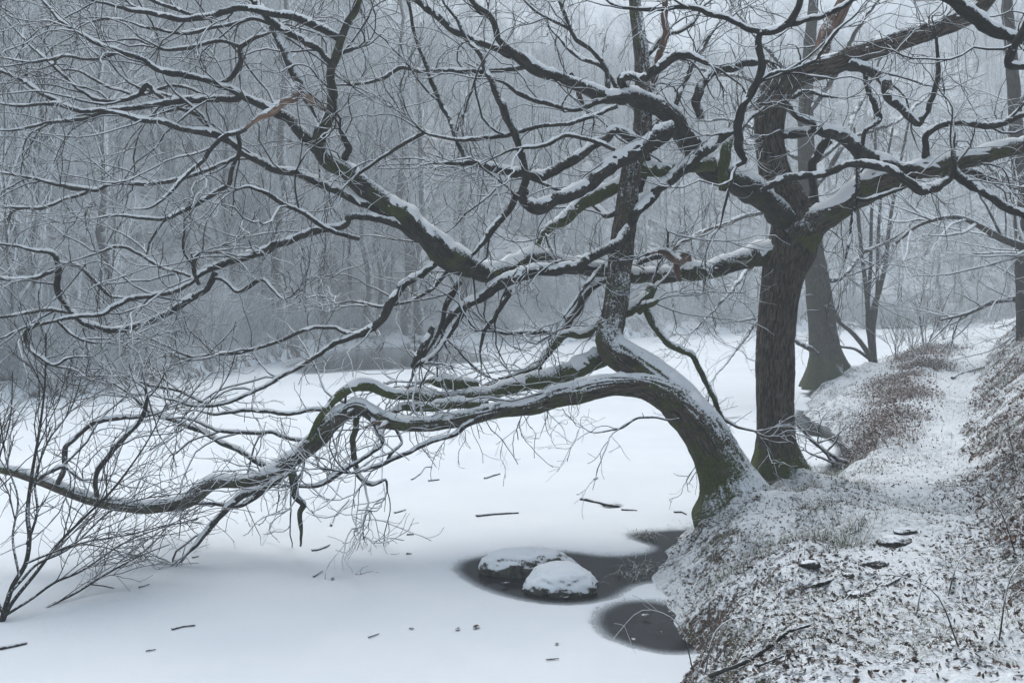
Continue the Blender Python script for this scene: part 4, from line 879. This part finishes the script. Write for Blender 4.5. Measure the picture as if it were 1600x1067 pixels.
stick([(517, 822), (523, 806), (536, 792), (545, 781)], 4.0, 'curved twig standing out of the snow below the trailing limbs')
stick([(643, 750), (655, 742), (664, 731), (675, 730)], 2.5, 'thin forked twig standing in the lake snow beside the drooping branch')
stick([(1110, 1062), (1160, 1045), (1200, 1020), (1240, 990), (1265, 984)], 8, 'long snow-topped fallen branch lying on the leaf litter of the bank', name='fallen_branch', ground=True, lift=0.03, d0=7.0, cat='branch')
stick([(1145, 1064), (1185, 1046), (1225, 1030)], 5, 'thin fallen branch beside the longer one on the leaf litter', name='fallen_branch', ground=True, lift=0.02, d0=6.5, cat='branch')
stick([(1488, 593), (1505, 585), (1530, 577)], 5, 'dark branch lying across the far part of the path', name='fallen_branch', ground=True, lift=0.04, d0=22.0, cat='branch')
stick([(1267, 917), (1300, 905), (1318, 893)], 7, 'dark root crossing the bank among the stones', name='tree_root', ground=True, lift=0.0, d0=8.0, cat='root')
stick([(1350, 930), (1385, 915), (1420, 896)], 6, 'snow-topped root beside the path', name='tree_root', ground=True, lift=0.01, d0=8.0, cat='root')
# branch leaning from the bank into the dark water behind the trunk
wb = root('dead_branch', U(1330, 722, 17.0), 'forked dead branch dipping from the bank to the dark water behind the upright trunk', 'branch')
for pts in ([(1332, 724, 8), (1300, 712, 7), (1275, 695, 7), (1255, 675, 6), (1235, 655, 4)], [(1312, 742, 5), (1295, 715, 5), (1280, 698, 5), (1262, 684, 4), (1245, 680, 3)], [(1322, 728, 4), (1300, 722, 4), (1275, 712, 4), (1255, 702, 3)],
            [(1270, 692, 4), (1300, 685, 3), (1330, 664, 2)], [(1290, 705, 4), (1305, 690, 3), (1314, 676, 2)]):
    add_limb(wb, 'W%d' % len(LIMBS), pts, (17.0, 16.6), mat=M_DARK, dens=0.3, big=0.4, wob=0.02, name='limb')

# ------------------------------------------------------------------ ground cover on the bank
def bank_points(n, ylo, yhi, umin, umax, g, bias=1.0):
    y = ylo * (yhi / ylo) ** (g.uniform(0, 1, n) ** bias)
    u = g.uniform(umin, umax, n) * (1 + np.maximum(y - 12, 0) * 0.03)
    x = shore_x(y) + u
    return x, y, bank_z(x, y)
def visible(x, y): return np.abs(x / y) < 0.60

def leaves(name, x, y, z, size, g, mat, label, tilt=0.45):
    n = len(x); a = g.uniform(0, 6.28, n); s = size * g.uniform(0.5, 1.2, n)
    ux = np.stack([np.cos(a), np.sin(a), g.normal(0, tilt, n)], -1); ux = norm(ux)
    w = g.normal(0, tilt, (n, 3)); w[:, 2] += 1; w = norm(w); vx = norm(np.cross(w, ux)); nn = np.cross(ux, vx)
    c = np.stack([x, y, z + 0.006 + s * 0.12], -1); asp = g.uniform(0.28, 0.6, n)[:, None]; s = s[:, None]; cu = g.uniform(0.05, 0.5, n)[:, None]
    P = [c - ux * s * 0.5 + nn * cu * s * 0.25, c - ux * s * 0.12 + vx * s * asp * 0.5 - nn * 0.1 * s * cu, c - ux * s * 0.12 - vx * s * asp * 0.5, c + ux * s * 0.25 + vx * s * asp * 0.42, c + ux * s * 0.25 - vx * s * asp * 0.42 + nn * cu * s * 0.2, c + ux * s * 0.55 + nn * cu * s * 0.4]
    V = np.stack(P, 1).reshape(-1, 3); b = (np.arange(n) * 6)[:, None]
    t = np.concatenate([b + np.array([[0, 2, 1]]), b + np.array([[1, 2, 4]]), b + np.array([[1, 4, 3]]), b + np.array([[3, 4, 5]])])
    tone = np.repeat(g.uniform(0, 1, n), 6)
    o = obj(name, mesh(name, V, None, t, smooth=False, attrs={'tone': tone}), mat); o['kind'] = 'stuff'
    return tag(o, label, 'leaves')

g = np.random.default_rng(5)
x, y, z = bank_points(130000, 4.5, 45, 0.02, 7, g, 1.0)
dens = 0.42 + 0.75 * fbm(np.stack([x, y, x * 0], -1) * 0.9, 71, 3)
xp = path_x(y); dens = dens * (1 - 0.55 * np.exp(-((x - xp) / 0.38) ** 2)) * np.where(y > 14, 0.6, 1)
k = visible(x, y) & (g.uniform(0, 1, len(x)) < dens)
leaves('dead_leaves', x[k], y[k], z[k], 0.036, g, M_LEAF, 'dark fallen leaves showing through the thin snow of the bank')

def ice_leaf(px_, py_, size, seed):
    g_ = np.random.default_rng(seed); d_ = (CAMH - 0.02) * F / (py_ - HOR); n = 7
    u = np.linspace(-0.5, 0.5, n); wv = 0.30 * np.cos(u * 2.9) ** 0.8 * (1 + 0.3 * np.sin(u * 18))
    V = np.concatenate([np.stack([u, -wv, 0.35 * wv + 0.5 * u * u], -1), np.stack([u, u * 0, 0.5 * u * u], -1), np.stack([u, wv, 0.6 * wv + 0.5 * u * u], -1)]) * size
    a_ = g_.uniform(0, 6.28); c, s = math.cos(a_), math.sin(a_); V = V @ np.array([[c, s, 0], [-s, c, 0], [0, 0, 1]])
    q = [(i, i + 1, n + i + 1, n + i) for i in range(n - 1)] + [(n + i, n + i + 1, 2 * n + i + 1, 2 * n + i) for i in range(n - 1)]
    o = obj('dead_leaf', mesh('dead_leaf', V, q, attrs={'tone': np.full(len(V), g_.uniform(0.2, 0.8))}), M_LEAF, None, ((px_ - 800) / F * d_, d_, 0.024))
    return tag(o, 'small curled dead leaf lying on the ice of the lake', 'leaf', 'leaves on the ice')
for k, (px_, py_) in enumerate(((643, 983), (715, 984), (744, 981), (935, 909), (921, 927), (1009, 963), (1030, 988), (885, 934), (790, 912), (1046, 956), (990, 1000), (1060, 842), (970, 930), (520, 905), (555, 830), (870, 1007))):
    ice_leaf(px_, py_, 0.05 + 0.02 * (k % 3), 900 + k)

def blades(name, x, y, z, length, width, g, mat, label, cat, lean=0.8, fan=None, tone=(0, 1)):
    n = len(x); a = g.uniform(0, 6.28, n); L = length * g.uniform(0.5, 1.2, n); ln = lean * g.uniform(0.4, 1.3, n)
    d = np.stack([np.cos(a), np.sin(a), a * 0], -1); sd = np.stack([-np.sin(a), np.cos(a), a * 0], -1) * (width * g.uniform(0.6, 1.3, n))[:, None]
    up = np.array([0, 0, 1.0]); c = np.stack([x, y, z - 0.01], -1)
    k1 = c + (d * (ln * 0.28)[:, None] + up * np.maximum(0.52 - 0.16 * ln, 0.18)[:, None]) * L[:, None]; k2 = c + (d * (ln * 0.58)[:, None] + up * np.maximum(0.70 - 0.32 * ln, 0.14)[:, None]) * L[:, None]; k3 = c + (d * (ln * 0.85)[:, None] + up * np.maximum(0.62 - 0.45 * ln, 0.04)[:, None]) * L[:, None]
    V = np.stack([c - sd, c + sd, k1 - sd, k1 + sd, k2 - sd * 0.7, k2 + sd * 0.7, k3], 1).reshape(-1, 3); b = (np.arange(n) * 7)[:, None]
    q = np.concatenate([b + np.array([[0, 1, 3, 2]]), b + np.array([[2, 3, 5, 4]])]); t = b + np.array([[4, 5, 6]])
    o = obj(name, mesh(name, V, q, t, attrs={'tone': np.repeat(g.uniform(tone[0], tone[1], n), 7)}), mat); o['kind'] = 'stuff'
    return tag(o, label, cat)
# grass tufts: around the trunks, along the shore and the path edges
cx_, cy_, cz_ = bank_points(900, 5, 34, 0.05, 6, g, 1.0)
pr = 0.05 + 0.9 * noise(np.stack([cx_, cy_, cx_ * 0], -1) * 0.7, 81); pr = pr + 0.7 * np.exp(-((cx_ - 3.3) ** 2 + (cy_ - 11.6) ** 2) / 2.0) - 0.8 * np.exp(-((cx_ - path_x(cy_)) / 0.5) ** 2)
k = visible(cx_, cy_) & (g.uniform(0, 1, 900) < pr); cx_, cy_ = cx_[k], cy_[k]
cx_ = np.concatenate([cx_, [1.30, 1.46, 1.62, 2.3, 2.45, 3.4, 3.9, 4.3, 4.6]]); cy_ = np.concatenate([cy_, [10.2, 10.55, 11.85, 11.0, 10.7, 12.4, 12.6, 12.5, 12.9]])
per = 46; tx = np.repeat(cx_, per) + g.normal(0, 0.11, len(cx_) * per); ty = np.repeat(cy_, per) + g.normal(0, 0.11, len(cx_) * per)
blades('grass_tufts', tx, ty, np.maximum(bank_z(tx, ty), -0.01), 0.25, 0.0026, g, M_GRASS, 'tufts of green winter grass bent under snow on the bank', 'grass', lean=1.35, tone=(0, 0.8))
x, y, z = bank_points(130000, 5, 40, 0.0, 8, g, 1.0); k = visible(x, y) & (g.uniform(0, 1, len(x)) < 0.25 + 0.8 * noise(np.stack([x, y, x * 0], -1) * 1.1, 83))
blades('dry_grass', x[k], y[k], z[k], 0.085, 0.0022, g, M_GRASS, 'short straw-coloured grass poking through the snow', 'grass', lean=1.5, tone=(0.1, 1))
# bracken and heather: the knoll left of the path and the slope right of it
def bracken(name, spots, n_per, rad, h, label):
    xs_, ys_ = [], []
    for (sx, sy) in spots: xs_.append(sx + g.normal(0, rad, n_per)); ys_.append(sy + g.normal(0, rad * 1.3, n_per))
    x, y = np.concatenate(xs_), np.concatenate(ys_); zz = bank_z(x, y) 
    return x, y, zz + np.abs(g.normal(0, h, len(x))) * np.where(y < 20, 1.8, 1.0)
spots = []
for yy in 15.6 + 18.0 * g.uniform(0, 1, 34) ** 1.5:
    xs_, xp_ = float(shore_x(np.array(yy))), float(path_x(np.array(yy))); spots.append((xp_ - g.uniform(0.5, 1.5) * (1 + (yy - 15) * 0.02), yy))
x, y, z = bracken('b', spots, 420, 0.30, 0.10, '')
leaves('bracken', x, y, z, 0.055, g, M_BRACKEN, 'russet dead bracken along the lake side of the path', tilt=0.8)
blades('bracken_stalks', x[::2], y[::2], bank_z(x[::2], y[::2]), 0.34, 0.0028, g, M_BRACKEN, 'brown bracken stalks beside the path', 'bracken', lean=0.9)
x, y, z = bank_points(100000, 5.0, 34, 1.5, 12, g, 0.9)
e = x - path_x(y) - 0.55; pr = np.clip(e / 0.6, 0, 1) * (0.36 + 0.9 * fbm(np.stack([x, y, x * 0], -1) * 0.9, 91, 2))
k = visible(x, y) & (g.uniform(0, 1, len(x)) < pr)
leaves('slope_bracken', x[k], y[k], z[k] + np.abs(g.normal(0, 0.05, k.sum())), 0.065, g, M_BRACKEN, 'russet dead bracken on the slope above the path', tilt=0.8)
k2 = k & (g.uniform(0, 1, len(x)) < 0.6)
blades('slope_stalks', x[k2], y[k2], z[k2], 0.30, 0.0026, g, M_BRACKEN, 'brown stalks bent by snow on the slope above the path', 'bracken', lean=1.1)

# bramble stems close by, at the lower right
BR = 'bare bramble stem arching out of the snowy leaf litter of the bank'
for px_, py_, dx, hh in ((1590, 870, -0.5, 0.5), (1560, 1000, 0.35, 0.45), (1430, 960, 0.3, 0.25), (1500, 1010, -0.4, 0.35), (1085, 1050, -0.35, 0.4), (1100, 1055, 0.3, 0.35), (1590, 740, -0.3, 0.6), (1480, 930, 0.4, 0.3)):
    d_ = 6.0
    for it in range(40):
        x = (px_ - 800) / F * d_; zz = float(bank_z(x, d_)); d_ = 0.5 * d_ + 0.5 * (CAMH - zz) * F / (py_ - HOR)
    P = np.array([(x, d_, zz - 0.02), (x + dx * 0.3, d_ + 0.05, zz + hh * 0.8), (x + dx, d_ + 0.1, zz + hh), (x + dx * 1.6, d_ + 0.05, zz + hh * 0.55)])
    P = spline(P, 14); R = np.linspace(0.005, 0.0022, 14); A, Ra = spawn(P[None], R[None], 5, 0.3, 0.95, 0.1, 0.3, 5, (30, 70), 0.2, 0.1, (0.0018, 0.003), g, r_end=0.0015)
    V, q, B = merge([tubes(P[None], R[None], 6), tubes(A, Ra, 4)])
    o = obj('bramble', mesh('bramble', V - P[0], q), M_TWIG2, None, P[0]); tag(o, BR, 'bramble', 'bramble stems on the bank')

# ------------------------------------------------------------------ mist over the lake
top, bot, w0, w1, y0, y1 = 64.0, -2.0, -230.0, 250.0, -60.0, 260.0
hv = [(w0, y0, bot), (w1, y0, bot), (w1, y1, bot), (w0, y1, bot), (w0, y0, top), (w1, y0, top), (w1, y1, top), (w0, y1, top)]
hz = obj('haze', mesh('haze', hv, [(0, 3, 2, 1), (4, 5, 6, 7), (0, 1, 5, 4), (1, 2, 6, 5), (2, 3, 7, 6), (3, 0, 4, 7)], smooth=False))
hm = bpy.data.materials.new('mist'); hm.use_nodes = True; t = hm.node_tree; t.nodes.clear()
pv = t.nodes.new('ShaderNodeVolumePrincipled'); pv.inputs['Color'].default_value = (0.87, 0.93, 0.965, 1); pv.inputs['Density'].default_value = HAZE_DENSITY
pv.inputs['Anisotropy'].default_value = 0.0
ou = t.nodes.new('ShaderNodeOutputMaterial'); t.links.new(pv.outputs[0], ou.inputs['Volume'])
hz.data.materials.append(hm); hz['kind'] = 'stuff'; tag(hz, 'pale winter mist filling the valley', 'mist')
